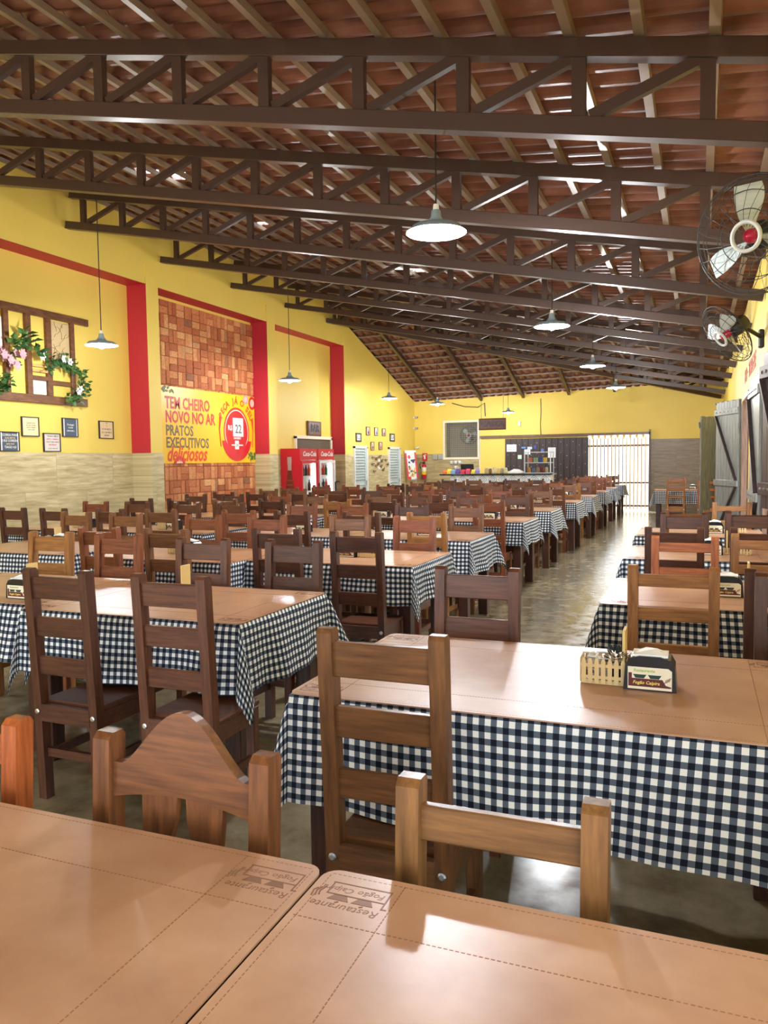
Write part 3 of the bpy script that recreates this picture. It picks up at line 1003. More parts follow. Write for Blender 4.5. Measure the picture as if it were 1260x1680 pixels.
# --- table with the napkin dispenser in front of the right block
who = 'the large front table right of the aisle'
table_set(-1.13, .30, 2.05, 2.90, who, .32, 2, fine=True)
condiments(-.128, 2.455, who)
chair('ladder', -.755, 2.05, 0.01, (.14, .058, .02), 'tall dark brown slat-back chair before the large front table, nearest the camera', 'slat-back chairs at the tables')
chair('ladder', -.835, 2.90, PI, TINTS[1][1], 'dark brown slat-back chair, left seat behind the large front table', 'slat-back chairs at the tables')
chair('ladder', .375, 3.04, PI, TINTS[0][1], 'dark brown slat-back chair at right edge, behind the large front table', 'slat-back chairs at the tables')

# --- left block
AX, BX, CX, DX = (-3.03, -1.80), (-4.29, -3.06), (-5.78, -4.52), (-7.06, -5.80)
YA = [2.87, 4.80, 6.47, 8.56, 10.47, 12.58, 14.60, 16.75, 18.75, 20.75]
YBc = [2.95, 4.62, 6.5, 8.6, 10.5, 12.6, 14.6, 16.7]
YC = [4.70, 6.46, 8.55, 10.5, 12.55, 14.55, 16.6]
YD = [6.46, 8.5, 10.5, 12.5]
DD = .84
for col, xr, ysl, o0 in (('A', AX, YA, 0), ('B', BX, YBc, 0), ('C', CX, YC, 1), ('D', DX, YD, 2)):
    for i, y in enumerate(ysl):
        x0, x1 = xr
        if col == 'A' and i == 0: x0, x1 = -3.06, -1.83
        if col == 'A' and i == 1: x0, x1 = -2.98, -1.73
        if col == 'B' and i == 1: x0, x1 = -4.24, -3.01
        jx = random.uniform(-.02, .02) if i > 1 else 0
        x0 = round(x0 + jx, 2); x1 = round(x1 + jx, 2); y = round(y, 2)
        who = '%s %s table' % (ORD[i], ROWN[col])
        whoc = who
        c = table_set(x0, x1, y, round(y + DD, 2), who, .30 if i == 0 and col == 'A' else .25 if i % 2 else .28, (i + ord(col)) % 4, tight={'A': -1, 'B': 1, 'C': -1, 'D': 1}[col])
        off = {}
        if col == 'A' and i == 0:
            off = {('near', 0): dict(x=-2.50, y=2.74, kind='ladder', tint=0, rz=-.02), ('near', 1): dict(x=-1.93, y=2.74, kind='ladder', tint=1, rz=.0),
                   ('far', 0): dict(x=-2.70, y=3.68, tint=1), ('far', 1): dict(x=-2.12, y=3.70, tint=0)}
        if col == 'A' and i == 1:
            off = {('near', 1): dict(x=-1.975, y=4.66, tint=0, rz=0), ('near', 0): dict(x=-2.60, tint=0)}
        if col == 'A' and i == 2:
            off = {('near', 1): dict(tint=4)}
        sides = ('near', 'far')
        if i >= 6 and col in 'AB' or i >= 4 and col in 'CD': sides = ('near', 'far')
        if col == 'C' and i == 0: sides = ('far',)
        if col == 'B' and i == 0: sides = ('far',)
        chairs_for(x0, x1, y, y + DD, whoc, sides, 'ladder', (0, 1, 2, 3), off)
        # condiments near the middle of each table
        mx = (x0 + x1) / 2 + random.uniform(-.1, .1) + .08; my = y + DD / 2 + random.uniform(-.05, .05)
        if col == 'A' and i == 0:
            condiments(-2.67, 3.33, who, parts=('k',), card=(.20, .05))
        elif col == 'B' and i == 0:
            condiments(-3.28, 3.09, who, card=(-.06, .12), parts=('d', 'n', 'k'))
        elif col == 'A' and i == 1:
            condiments(-2.36, 5.18, who, crate=(.15, .02), card=(.07, .05), parts=('d', 'n', 'c'))
        elif i < 6:
            condiments(mx, my, who, parts=('d', 'n', 'c', 'k') if random.random() < .7 else ('d', 'n', 'k'))
        else:
            condiments(mx, my, who, parts=('d', 'n'))

# --- right block
YR = [3.83, 5.62, 7.30, 17.5]
for i, y in enumerate(YR):
    x0 = [-.43, -.48, -.52, -.87][i]; x1 = [.53, .53, .53, .40][i]
    who = '%s right-hand table' % ORD[i]
    table_set(x0, x1, y, y + DD, who, [.25, .26, .25, .27][i], i % 4, tight=1)
    if i == 0:
        off = {('near', 0): dict(x=-.095, y=3.66, kind='thin', tint=4, rz=0), ('near', 1): dict(x=.36, y=3.66, kind='thin', tint=0),
               ('far', 0): dict(x=-.07, y=4.58, kind='thin', tint=5, rz=0), ('far', 1): dict(x=.36, y=4.82, kind='thin', tint=4, rz=0)}
        condiments(.135, 4.22, who, crate=(.19, .04), card=(.10, .05))
    elif i == 1:
        off = {('near', 0): dict(x=-.13, y=5.42, kind='ladder', tint=0), ('far', 0): dict(x=-.11, y=6.42, tint=0), ('near', 1): dict(x=.36, y=5.46, tint=0), ('far', 1): dict(x=.37, y=6.61, tint=1)}
        condiments(.09, 6.0, who, crate=(.19, .04), card=(.10, .05))
    elif i == 2:
        off = {('near', 0): dict(x=-.10, y=7.15, kind='ladder', tint=3), ('far', 0): None, ('near', 1): dict(x=.37, y=7.14, tint=0), ('far', 1): dict(x=.30, y=8.30, kind='thin', tint=4)}
        condiments(.14, 7.72, who, crate=(.19, .04), card=(.10, .05))
    else:
        off = {('near', 0): dict(x=-.44, y=17.32, kind='thin', tint=4), ('near', 1): dict(x=.16, y=17.32, kind='thin', tint=5), ('far', 0): dict(x=-.44, y=18.52, tint=2), ('far', 1): dict(x=.16, y=18.52, tint=0)}
        condiments(-.12, 17.9, who, crate=(.19, .04), card=(.10, .05))
    chairs_for(x0, x1, y, y + DD, who, ('near', 'far'), 'ladder', (0, 1), off)

# ------------------------------------------------------------------ banner on the brick panel
XBk = XL + .05
bn = thing('menu_banner', 'yellow banner about executive dishes across the brick panel', 'banner', (0, 0, 0))
Y0, Y1, Z0, Z1 = 10.6, 13.95, 1.47, 2.79
def bany(px): return px
obj('sheet', MB().box(XBk - .004, XBk, Y0, Y1, Z0, Z1), plain(lin(250, 196, 30), .4), bn)
def wl(y, z, d=.001): return on_left(y, z, XBk + d)
m_bred = plain(lin(206, 44, 44), .5); m_bgrey = plain(lin(112, 96, 70), .5); m_borg = plain(lin(226, 70, 30), .5)
mb = MB()
mb.text('TEM CHEIRO', .285, wl(11.06, 2.50), .001, 'LEFT', bold=.008, sx=.80); mb.text('NOVO NO AR', .285, wl(11.06, 2.26), .001, 'LEFT', bold=.008, sx=.80)
obj('headline_lettering', mb, m_bred, bn)
mb = MB()
mb.text('PRATOS', .25, wl(11.06, 2.03), .001, 'LEFT', bold=.006, sx=.86); mb.text('EXECUTIVOS', .25, wl(11.06, 1.82), .001, 'LEFT', bold=.006, sx=.86)
obj('grey_lettering', mb, m_bgrey, bn)
mb = MB(); mb.text('deliciosos', .37, wl(11.06, 1.625, .003), .001, 'LEFT', shear=.35, bold=.008, sx=.80)
obj('script_lettering', mb, m_borg, bn)
mb = MB()
s_ = 'PEÇA JÁ O SEU'
for i, ch in enumerate(s_):
    if ch == ' ': continue
    a = math.radians(152 - 124 * i / (len(s_) - 1))
    mb.text(ch, .17, wl(13.27 + .60 * math.cos(a), 2.10 + .56 * math.sin(a)) @ Matrix.Rotation(a - PI / 2, 4, 'Z'), .001, bold=.005)
obj('arched_lettering', mb, m_borg, bn)
def disc(cy, cz, ry, rz, d, n=40, t=.001):
    m = MB(); m.prism([(ry * math.cos(2 * PI * i / n), rz * math.sin(2 * PI * i / n)) for i in range(n)], wl(cy, cz, d), t); return m
obj('plate_ring', disc(13.27, 2.07, .455, .475, .001), m_borg, bn)
obj('plate_rim', disc(13.27, 2.07, .415, .43, .0025), M_cream, bn)
obj('plate_disc', disc(13.27, 2.07, .395, .41, .004), m_bred, bn)
mb = MB()
arc = [(13.27 + .53 * math.cos(a), 1.98 + .48 * math.sin(a)) for a in [PI * (1.06 + .88 * i / 16) for i in range(17)]]
arc2 = [(13.27 + .40 * math.cos(a), 1.98 + .26 * math.sin(a)) for a in [PI * (1.10 + .80 * i / 16) for i in range(17)]]
mb.prism(arc + arc2[::-1], wl(0, 0, .0055), .001)
obj('chilli_pepper', mb, plain(lin(214, 36, 50), .3), bn)
obj('price_card', MB().box(XBk + .006, XBk + .009, 13.13, 13.50, 1.98, 2.34), M_white, bn)
mb = MB(); mb.text('22', .235, wl(13.32, 2.12, .0095), .0006, bold=.003); mb.text('24', .09, wl(13.26, 1.81, .0095), .0006)
obj('price_figures', mb, plain((.12, .12, .12), .5), bn)
obj('small_price_card', MB().box(XBk + .006, XBk + .009, 13.19, 13.33, 1.73, 1.90), M_white, bn)
mb = MB(); mb.text('R$', .13, wl(13.03, 2.14, .006), .0008, bold=.004); mb.text('DINHEIRO', .055, wl(13.28, 1.945, .006), .0008, bold=.002)
mb.box(XBk + .006, XBk + .007, 13.07, 13.48, 1.80, 1.825)
obj('white_lettering', mb, M_white, bn)
for sgn in (-1, 1):
    mb = MB(); mb.tube([wl(13.27 + sgn * .56, 2.34, .003).translation, wl(13.27 + sgn * .60, 2.1, .003).translation, wl(13.27 + sgn * .56, 1.78, .003).translation], [.03, .012, .010], 8)
    obj('cutlery_drawing', mb, m_borg, bn)
for cy, cz, ry, mat in ((11.42, 1.43, .17, m_bred), (13.86, 2.66, .13, m_bred), (13.62, 2.72, .09, plain(lin(226, 150, 170), .5))):
    n = 24; pl = [(max(Y0, min(Y1, cy + ry * math.cos(2 * PI * i / n))), max(Z0, min(Z1, cz + ry * math.sin(2 * PI * i / n)))) for i in range(n)]
    m = MB(); m.prism(pl, wl(0, 0, .001), .001); obj('vegetable_drawing', m, mat, bn)
    pl = [(max(Y0, min(Y1, cy + .6 * ry * math.cos(2 * PI * i / n))), max(Z0, min(Z1, cz + .6 * ry * math.sin(2 * PI * i / n)))) for i in range(n)]
    m = MB(); m.prism(pl, wl(0, 0, .0025), .001); obj('vegetable_drawing', m, plain(lin(240, 190, 170), .5), bn)
mb = MB(); r_ = random.Random(2)
for i in range(40):
    cy, cz = (r_.uniform(13.68, 13.93), r_.uniform(1.50, 1.66)) if i < 28 else (r_.uniform(11.0, 11.3), r_.uniform(2.70, 2.77))
    a = r_.uniform(0, PI)
    mb.prism([(.045 * math.cos(a), .045 * math.sin(a)), (-.02 * math.sin(a), .02 * math.cos(a)), (-.045 * math.cos(a), -.045 * math.sin(a)), (.02 * math.sin(a), -.02 * math.cos(a))], wl(cy, cz, .001 + i * .0002), .001)
obj('herb_drawing', mb, M_leafs[1], bn)

# ------------------------------------------------------------------ framed quotes and pallet frame in the first bay
def frame(y0, y1, z0, z1, x, bg_c, lines, label, fc=M_blackm, side_white=False, fs=.04, name='framed_quote', cat='picture frame', group=None, wd=.012):
    t = thing(name, label, cat, (x, (y0 + y1) / 2, (z0 + z1) / 2), 0, group)
    hy, hz = (y1 - y0) / 2, (z1 - z0) / 2
    mb = MB()
    mb.box(0, .025, -hy, hy, hz - wd, hz); mb.box(0, .025, -hy, hy, -hz, -hz + wd)
    mb.box(0, .025, -hy, -hy + wd, -hz + wd, hz - wd); mb.box(0, .025, hy - wd, hy, -hz + wd, hz - wd)
    obj('frame', mb, fc, t)
    obj('print', MB().box(0, .014, -hy + wd, hy - wd, -hz + wd, hz - wd), plain(bg_c, .5), t)
    if side_white:
        m = MB(); m.box(.014, .0145, -hy + wd, -hy + wd + .03, -hz + wd, hz - wd); m.box(.014, .0145, hy - wd - .015, hy - wd, -hz + wd, hz - wd)
        obj('margin', m, M_white, t)
    bym = {}
    for (txt, z, c, sz) in lines:
        bym.setdefault(c, MB()).text(txt, sz, axes((.0146, .012, z), (0, 1, 0), (0, 0, 1)), .0004, sx=.95, bold=sz * .012)
    for c, m in bym.items(): obj('lettering', m, plain(c, .5), t)
    return t
dk = (.10, .12, .15); wt = (.8, .78, .7); navy = lin(70, 84, 104); rd = lin(190, 50, 70); br_ = lin(120, 96, 70)
xq = XL + .002
frame(7.66, 7.98, 1.655, 1.915, xq, navy, [('CORRA PARA', .085, wt, .044), ('SUAS METAS', .045, lin(235, 200, 120), .032), ('E ELE CORRERÁ', .01, wt, .040), ('para você', -.03, lin(235, 200, 120), .034), ('TIAGO 4,8', -.075, wt, .044)], 'navy framed quote with yellow capitals, lowest at the left picture edge', M_blackm, True)
frame(8.03, 8.33, 1.86, 2.125, xq, lin(232, 218, 170), [('Quando fores', .05, br_, .028), ('em paz contigo', .02, br_, .028), ('nada te faltará', -.01, br_, .028), ('com a vida', -.04, br_, .028)], 'cream framed quote with small thin lettering below the pallet frame')
frame(8.40, 8.71, 1.655, 1.915, xq, lin(222, 208, 200), [('"TENHO MEUS', .085, (.12, .1, .1), .036), ('LIMITES, O PRIMEIRO', .045, rd, .026), ('DELES É MEU AMOR', .005, (.12, .1, .1), .028), ('PRÓPRIO"', -.035, rd, .034), ('CLARICE LISPECTOR', -.085, (.12, .1, .1), .020)], 'pale framed quote with black and red capitals, lower row')
frame(8.76, 9.06, 1.87, 2.14, xq, navy, [('Proteger', .04, wt, .04), ('é amar', 0, wt, .036), ('sobretudo...', -.045, wt, .034)], 'blue-grey framed quote with white script and white side margins', M_blackm, True)
frame(9.50, 9.81, 1.86, 2.13, xq, lin(226, 196, 150), [('VÁ', .10, (.12, .1, .1), .032), ('E,', .06, (.12, .1, .1), .03), ('SE DER MEDO,', .01, (.12, .1, .1), .034), ('VÁ COM MEDO', -.04, (.12, .1, .1), .034), ('MESMO', -.085, (.12, .1, .1), .034)], 'tan framed quote with dark capitals hanging alone near the red pilaster')

pf = thing('pallet_wall_frame', 'brown timber lattice frame with shelves and prints hung on the yellow wall', 'wall decoration', (XL, 8.0, 2.95))
def pbox(y0, y1, z0, z1, d0=0, d1=.05, mat=M_wframe, nm='timber', b=.003):
    return obj(nm, MB().box(d0, d1, y0 - 8.0, y1 - 8.0, z0 - 2.95, z1 - 2.95, b), mat, pf)
pbox(6.95, 9.32, 3.50, 3.60); pbox(6.95, 9.25, 2.32, 2.43)
for (a, b) in ((7.78, 7.86), (8.14, 8.23), (8.50, 8.59), (8.96, 9.03)): pbox(a, b, 2.43, 3.50)
for (a, b, z) in ((6.95, 7.78, 2.97), (7.86, 8.14, 2.93), (8.59, 8.96, 2.90), (8.23, 8.50, 2.66), (8.59, 8.96, 2.62)): pbox(a, b, z - .03, z + .03)
for z in (2.76, 2.83): pbox(8.23, 8.50, z - .02, z + .02, .02, .05, plain(lin(214, 170, 100), .6), 'slat')
for (a, b, z0, z1, c) in ((8.60, 8.95, 2.94, 3.48, lin(206, 180, 132)), (8.25, 8.49, 2.44, 2.63, lin(226, 222, 214)), (7.40, 7.77, 3.02, 3.40, lin(226, 222, 214))):
    pbox(a, b, z0, z1, .01, .02, plain(c, .6), 'print_panel', 0)
mb = MB(); r_ = random.Random(9)
for i in range(16):
    y = r_.uniform(.64, .9); z = r_.uniform(0.02, .48)
    pts = [Vector((.022, y, z))]; an = r_.uniform(0, 6.28)
    for j in range(5):
        an += r_.uniform(-.6, .6); q = pts[-1] + Vector((0, .05 * math.cos(an), .05 * math.sin(an)))
        q.y = min(.94, max(.61, q.y)); q.z = min(.52, max(0, q.z)); pts.append(q)
    mb.tube(pts, .0025, 4)
obj('map_lines', mb, plain(lin(120, 92, 60), .6), pf)

def leafy(name, label, cat, path, n, leaf, spread, mats=M_leafs, flowers=(), seed=1, fm=None, group=None):
    r = random.Random(seed)
    t = thing(name, label, cat, path[0], 0, group)
    base = Vector(path[0]); pts = [Vector(p) - base for p in path]
    obj('stem', MB().tube(pts, .006, 6), M_leafs[0], t)
    mbs = [MB(), MB()]
    for i in range(n):
        s = r.random() * (len(pts) - 1); k = min(int(s), len(pts) - 2)
        p = pts[k].lerp(pts[k + 1], s - k) + Vector((abs(r.gauss(0, spread * .6)), r.gauss(0, spread), r.gauss(0, spread)))
        d = Vector((r.uniform(.1, 1), r.uniform(-1, 1), r.uniform(-1, .6))).normalized()
        sd = d.orthogonal().normalized() * leaf * .32
        nrm = d.cross(sd).normalized() * leaf * .10
        q = p + d * leaf
        mbs[i % 2].add([p, p + d * leaf * .45 + sd + nrm, q, p + d * leaf * .45 - sd + nrm, p + d * leaf * .5], [(0, 1, 4), (1, 2, 4), (2, 3, 4), (3, 0, 4)])
    for m, mt in zip(mbs, mats): obj('leaves', m, mt, t)
    for f in flowers:
        mb = MB(); c = Vector(f) - base
        for k in range(6):
            a = k * PI / 3; d = Vector((.3, math.cos(a), math.sin(a))).normalized()
            sd = Vector((0, -math.sin(a), math.cos(a))) * .022
            mb.add([c, c + d * .035 + sd, c + d * .065, c + d * .035 - sd], [(0, 1, 2, 3)])
        obj('flower', mb, fm or plain((.85, .80, .82), .6), t)
    return t
xp = XL + .07
leafy('ivy_garland', 'dark green trailing ivy with white flowers down the right end of the pallet frame', 'plant',
      [(xp, 8.45, 2.86), (xp + .03, 8.62, 2.93), (xp + .05, 8.85, 2.88), (xp + .05, 9.02, 2.75), (xp + .04, 9.10, 2.60), (xp + .03, 8.95, 2.47), (xp + .02, 8.75, 2.40)], 170, .085, .05,
      flowers=((xp + .09, 8.68, 2.95), (xp + .1, 8.78, 2.92), (xp + .09, 8.98, 2.55), (xp + .1, 8.93, 2.52)), seed=4)
leafy('trailing_plant', 'green leafy spray with a white flower crossing the pallet frame', 'plant',
      [(xp, 7.90, 3.08), (xp + .03, 8.05, 3.15), (xp + .04, 8.22, 3.06), (xp + .03, 8.33, 2.98)], 34, .14, .035, flowers=((xp + .07, 8.35, 2.98), (xp + .08, 8.30, 2.94)), seed=7)
leafy('pink_orchid', 'pink orchid blossoms hanging at the left picture edge in the pallet frame', 'plant',
      [(xp, 7.55, 2.98), (xp + .03, 7.72, 2.95), (xp + .03, 7.9, 2.88), (xp + .02, 7.95, 2.75)], 12, .07, .03,
      flowers=[(xp + .05 + .03 * math.sin(i * 3), 7.62 + .05 * (i % 8), 2.95 - .03 * (i % 7)) for i in range(16)], seed=8, fm=plain(lin(196, 150, 160), .6))
leafy('succulent_plant', 'small bushy green plant low at the left end of the pallet frame', 'plant',
      [(xp, 7.62, 2.45), (xp + .02, 7.66, 2.52), (xp + .02, 7.7, 2.6)], 60, .09, .045, seed=12)

# ------------------------------------------------------------------ third bay: fridges, bar door, sign
def fridge(y0, y1, label, open_glass, bottle=False):
    X0, X1, H = XL + .03, -7.95, 1.76
    t = thing('drinks_fridge', label, 'fridge', ((X0 + X1) / 2, (y0 + y1) / 2, 0), 0, 'glass-door drinks fridges')
    hx = (X1 - X0) / 2; hy = (y1 - y0) / 2
    mb = MB(); w_ = .035
    mb.box(-hx, hx, -hy, -hy + w_, 0, H); mb.box(-hx, hx, hy - w_, hy, 0, H); mb.box(-hx, -hx + w_, -hy + w_, hy - w_, 0, H)
    mb.box(-hx + w_, hx, -hy + w_, hy - w_, 0, .14); mb.box(-hx + w_, hx, -hy + w_, hy - w_, H - .24, H)
    obj('cabinet', mb, M_cocared, t)
    obj('liner', MB().box(-hx + w_ + .01, hx - .02, -hy + w_, -hy + w_ + .004, .14, H - .24).box(-hx + w_ + .01, hx - .02, hy - w_ - .004, hy - w_, .14, H - .24).box(-hx + w_, -hx + w_ + .01, -hy + w_, hy - w_, .14, H - .24), M_white, t)
    for i in range(4):
        z = .16 + i * .33
        obj('shelf', MB().box(-hx + w_ + .01, hx - .06, -hy + w_, hy - w_, z, z + .012), M_white, t)
    d = MB(); x = hx
    d.box(x, x + .04, -hy + .01, -hy + .06, .1, H - .26); d.box(x, x + .04, hy - .06, hy - .01, .1, H - .26)
    d.box(x, x + .04, -hy + .06, hy - .06, .1, .16); d.box(x, x + .04, -hy + .06, hy - .06, H - .32, H - .26)
    dr = obj('door', d, M_cocared if bottle else M_white, t)
    obj('pane', MB().box(x + .012, x + .018, -hy + .06, hy - .06, .16, H - .32), M_glass, dr)
    obj('handle', MB().box(x + .04, x + .07, hy - .055, hy - .025, .65, 1.0, .008), M_black, dr)
    mb = MB(); mb.text('Coca-Cola', .145, axes((x + .002, .03, H - .12), (0, 1, 0), (0, 0, 1)), .001, shear=.3, bold=.004)
    obj('header_lettering', mb, M_white, t)
    lt = MB(); lt.box(hx - .10, hx - .07, -hy + w_ + .005, -hy + w_ + .03, .2, H - .3); lt.box(hx - .10, hx - .07, hy - w_ - .03, hy - w_ - .005, .2, H - .3)
    obj('light_strip', lt, emit((.95, 1, .98), 9.0), t)
    if bottle:
        # contour bottle drawn on the side that faces the camera
        yb = -hy - .0015
        out = [(0, .0), (.085, .0), (.095, .05), (.085, .22), (.075, .34), (.095, .52), (.105, .66), (.095, .80), (.062, 1.0), (.043, 1.13), (.045, 1.25), (.05, 1.30), (.05, 1.42), (0, 1.44)]
        M = axes((-.02, yb, .16), (1, 0, 0), (0, 0, 1))
        pl = [(r, z) for r, z in out] + [(-r, z) for r, z in out[::-1]]
        mb = MB(); mb.prism(pl[1:-1], M, .001)
        obj('bottle_picture', mb, plain(lin(120, 54, 38), .4), t)
        mb = MB(); mb.prism([(.043, 1.13), (.045, 1.25), (.05, 1.30), (.05, 1.42), (-.05, 1.42), (-.05, 1.30), (-.045, 1.25), (-.043, 1.13)], axes((-.02, yb - .0012, .16), (1, 0, 0), (0, 0, 1)), .0008)
        obj('bottle_cap_picture', mb, plain(lin(190, 170, 160), .4), t)
        mb = MB()
        for z, hgt in ((.02, .05), (.12, .04), (.80, .03), (.9, .03)): mb.box(-.09, .05, yb - .003, yb - .0015, .16 + z, .16 + z + hgt)
        obj('bottle_highlight', mb, plain(lin(170, 70, 50), .4), t)
        mb = MB(); mb.text('Coca-Cola', .115, axes((-.02, yb - .004, .16 + .50), (1, 0, 0), (0, 0, 1)), .0008, shear=.3, bold=.003)
        obj('bottle_lettering', mb, M_white, t)
    return t
fridge(15.03, 15.86, 'red drinks fridge with bottle picture on its side, before the bar door', True, True)
fridge(15.90, 16.72, 'second drinks fridge with white-framed glass door, right of the bottle one', True, False)
# bottles and cans in the fridges
bp = {}
BOTC = [lin(60, 26, 18), lin(190, 60, 30), lin(40, 110, 60), lin(220, 220, 215)]
def bottle(loc, c, label, h=.24, name='drink_bottle'):
    if c not in bp:
        mb = MB(); mb.lathe([(0, 0), (.032, 0), (.034, .02), (.034, .14), (.014, .20), (.013, .235), (0, .24)], n=10)
        bp[c] = mb.mesh('drink_bottle', plain(c, .2), True)
    o = obj(name, bp[c], None, None, loc)
    return tag(o, label, 'bottle', 'bottles inside the drinks fridges')
SHN = ['bottom', 'second', 'third', 'top']
CN = ['dark', 'orange', 'green', 'white']
for fi, (y0, y1, fn) in enumerate(((15.03, 15.86, 'bottle-picture fridge'), (15.90, 16.72, 'white-framed fridge'))):
    for s in range(4):
        for j in range(5):
            c = (s + fi + (j // 2)) % 4
            bottle((-8.10, y0 + .12 + j * .145,   .1735 + s * .33), BOTC[c], '%s bottle, %s along the %s shelf of the %s' % (CN[c], ['first', 'second', 'third', 'fourth', 'fifth'][j], SHN[s], fn))

# bar doorway on the recess wall
d1 = struct('door_1', MB().box(XL, XL + .05, 15.70, 15.76, 0, 2.05).box(XL, XL + .05, 17.53, 17.59, 0, 2.05).box(XL, XL + .05, 15.70, 17.59, 2.0, 2.07), M_cream)
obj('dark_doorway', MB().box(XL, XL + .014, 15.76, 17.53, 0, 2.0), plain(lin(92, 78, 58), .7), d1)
bs = thing('bar_sign', 'carved dark wooden sign reading BAR above the bar doorway', 'sign', (XL, 16.66, 2.25))
obj('board', MB().box(0, .05, -.34, .34, -.18, .17, .012), M_wsign, bs)
mb = MB(); mb.text('BAR', .25, axes((.052, 0, 0), (0, 1, 0), (0, 0, 1)), .006, bold=.006, sx=.95); obj('lettering', mb, plain(lin(44, 46, 60), .5), bs)
mb = MB(); mb.tube([(.05, -.31, -.15), (.05, -.31, .14), (.05, .31, .14), (.05, .31, -.15)], .008, 6, True); obj('carved_border', mb, plain(lin(70, 42, 34), .5), bs)
sh = thing('wall_shelf', 'little dark wall shelf right of the fridges', 'shelf', (XL, 17.25, .98))
obj('board', MB().box(0, .22, -.02, .36, -.012, .012), M_blackm, sh); obj('bracket', MB().bar((.0, .1, -.16), (.18, .1, -.012), .02, .02), M_blackm, sh)
sb = obj('soap_bottle', MB().lathe([(0, 0), (.03, 0), (.03, .13), (.012, .15), (.012, .19), (0, .19)], n=10), M_white, None, (XL + .1, 17.3, .993)); tag(sb, 'white pump bottle standing on the little dark wall shelf', 'bottle')

# ------------------------------------------------------------------ restroom doors, frames, butterflies
for n_, (a, b, lab) in enumerate(((18.16, 19.02, ''), (20.55, 21.45, ''))):
    d = struct('door_%d' % (n_ + 2), MB().box(XF, XF + .05, a, a + .05, 0, 1.85).box(XF, XF + .05, b - .05, b, 0, 1.85).box(XF, XF + .05, a, b, 1.80, 1.86), M_white)
    mb = MB(); mb.box(XF, XF + .012, a + .05, b - .05, 0, 1.8)
    for i in range(24):
        z = .06 + i * .072
        if i == 12: continue
        M = Matrix.Translation((XF + .022, 0, z)) @ Matrix.Rotation(-.55, 4, 'Y')
        mb.box(-.022, .022, a + .09, b - .16, -.005, .005, M=M)
    mb.box(XF, XF + .035, a + .05, a + .09, 0, 1.8); mb.box(XF, XF + .035, b - .16, b - .05, 0, 1.8)
    obj('louvre_leaf', mb, plain(lin(196, 208, 208), .4), d)
    obj('handle', MB().box(XF + .035, XF + .06, b - .13, b - .10, .85, .97, .006), M_metal, d)
for (y0, y1, z0, z1, tx, lab) in ((18.33, 18.66, 1.97, 2.19, 'ELE', 'black framed restroom sign reading ELE above the left restroom door'), (20.70, 21.05, 2.02, 2.24, 'ELA', 'dark framed restroom sign reading ELA above the right restroom door')):
    frame(y0, y1, z0, z1, XF, (.82, .84, .88), [(tx, 0, (.06, .08, .14), .15)], lab, name='restroom_sign', cat='sign', wd=.035)
ink = [((.8, .62, .56), lin(90, 60, 50)), ((.80, .82, .86), lin(90, 110, 150)), ((.82, .66, .58), lin(120, 70, 60)), ((.84, .72, .5), lin(120, 66, 40)), ((.84, .58, .48), lin(150, 60, 60))]
pn = ['upper left', 'upper middle, bluish', 'upper right', 'lower left', 'lower right, pinkish']
for i, (y0, y1, z0, z1) in enumerate(((19.0, 19.24, 2.15, 2.37), (19.57, 19.79, 2.155, 2.37), (20.12, 20.36, 2.155, 2.36), (19.30, 19.52, 1.76, 1.98), (19.87, 20.10, 1.775, 1.985))):
    t = frame(y0, y1, z0, z1, XF, ink[i][0], [], 'small framed picture between the restroom doors, %s' % pn[i], fc=M_wsign, name='small_picture', group='small pictures between the restroom doors', wd=.014)
    mb = MB(); mb.prism([(.05 * math.cos(a), .045 * math.sin(a)) for a in [k_ * PI / 6 for k_ in range(12)]], axes((.0145, .02, -.045), (0, 1, 0), (0, 0, 1)), .0006)
    mb.tube([(.0152, .02, -.02), (.0152, .0, .05)], .007, 6)
    obj('drawing', mb, plain(ink[i][1], .5), t)
BUT = [(19.378, 1.568), (19.62, 1.527), (19.87, 1.586), (20.008, 1.467), (20.299, 1.496), (20.442, 1.362), (19.356, 1.389), (19.754, 1.398), (19.582, 1.341), (19.956, 1.331), (20.112, 1.227), (19.47, 1.202), (19.851, 1.48), (19.843, 1.267)]
bme = None
BW = ['top left', 'second from top left', 'top middle', 'just right of the white round light', 'upper right', 'rightmost', 'leftmost, middle height', 'centre', 'left of centre', 'right of centre', 'lower right', 'lowest left']
for i, (y, z) in enumerate(BUT[:12]):
    if bme is None:
        mb = MB()
        mb.tube([(.01, 0, -.035), (.01, 0, .035)], .006, 6)
        for s in (-1, 1):
            mb.add([(.008, 0, .01), (.05, s * .05, .06), (.05, s * .065, .015), (.01, 0, -.005)], [(0, 1, 2, 3)])
            mb.add([(.008, 0, .0), (.045, s * .05, -.005), (.04, s * .035, -.05), (.01, 0, -.02)], [(0, 1, 2, 3)])
        bme = mb.mesh('butterfly_ornament', plain(lin(112, 84, 46), .5))
    o = obj('butterfly_ornament', bme, None, None, (XF + .006 + .006, y, z))
    o.rotation_euler = (random.uniform(-.7, .7), 0, 0)
    tag(o, 'brown butterfly ornament between the restroom doors, ' + BW[i], 'ornament', 'butterfly ornaments')
for (y, z, lb) in ((19.851, 1.47, 'upper'), (19.843, 1.267, 'lower')):
    o = obj('wall_spotlight', MB().lathe([(.05, 0), (.05, .01), (.03, .03), (0, .032)], n=14, M=axes((0, 0, 0), (0, 1, 0), (0, 0, 1))), M_white, None, (XF + .012, y, z))
    tag(o, 'small white round ornament among the brown butterflies, %s one' % lb, 'ornament')

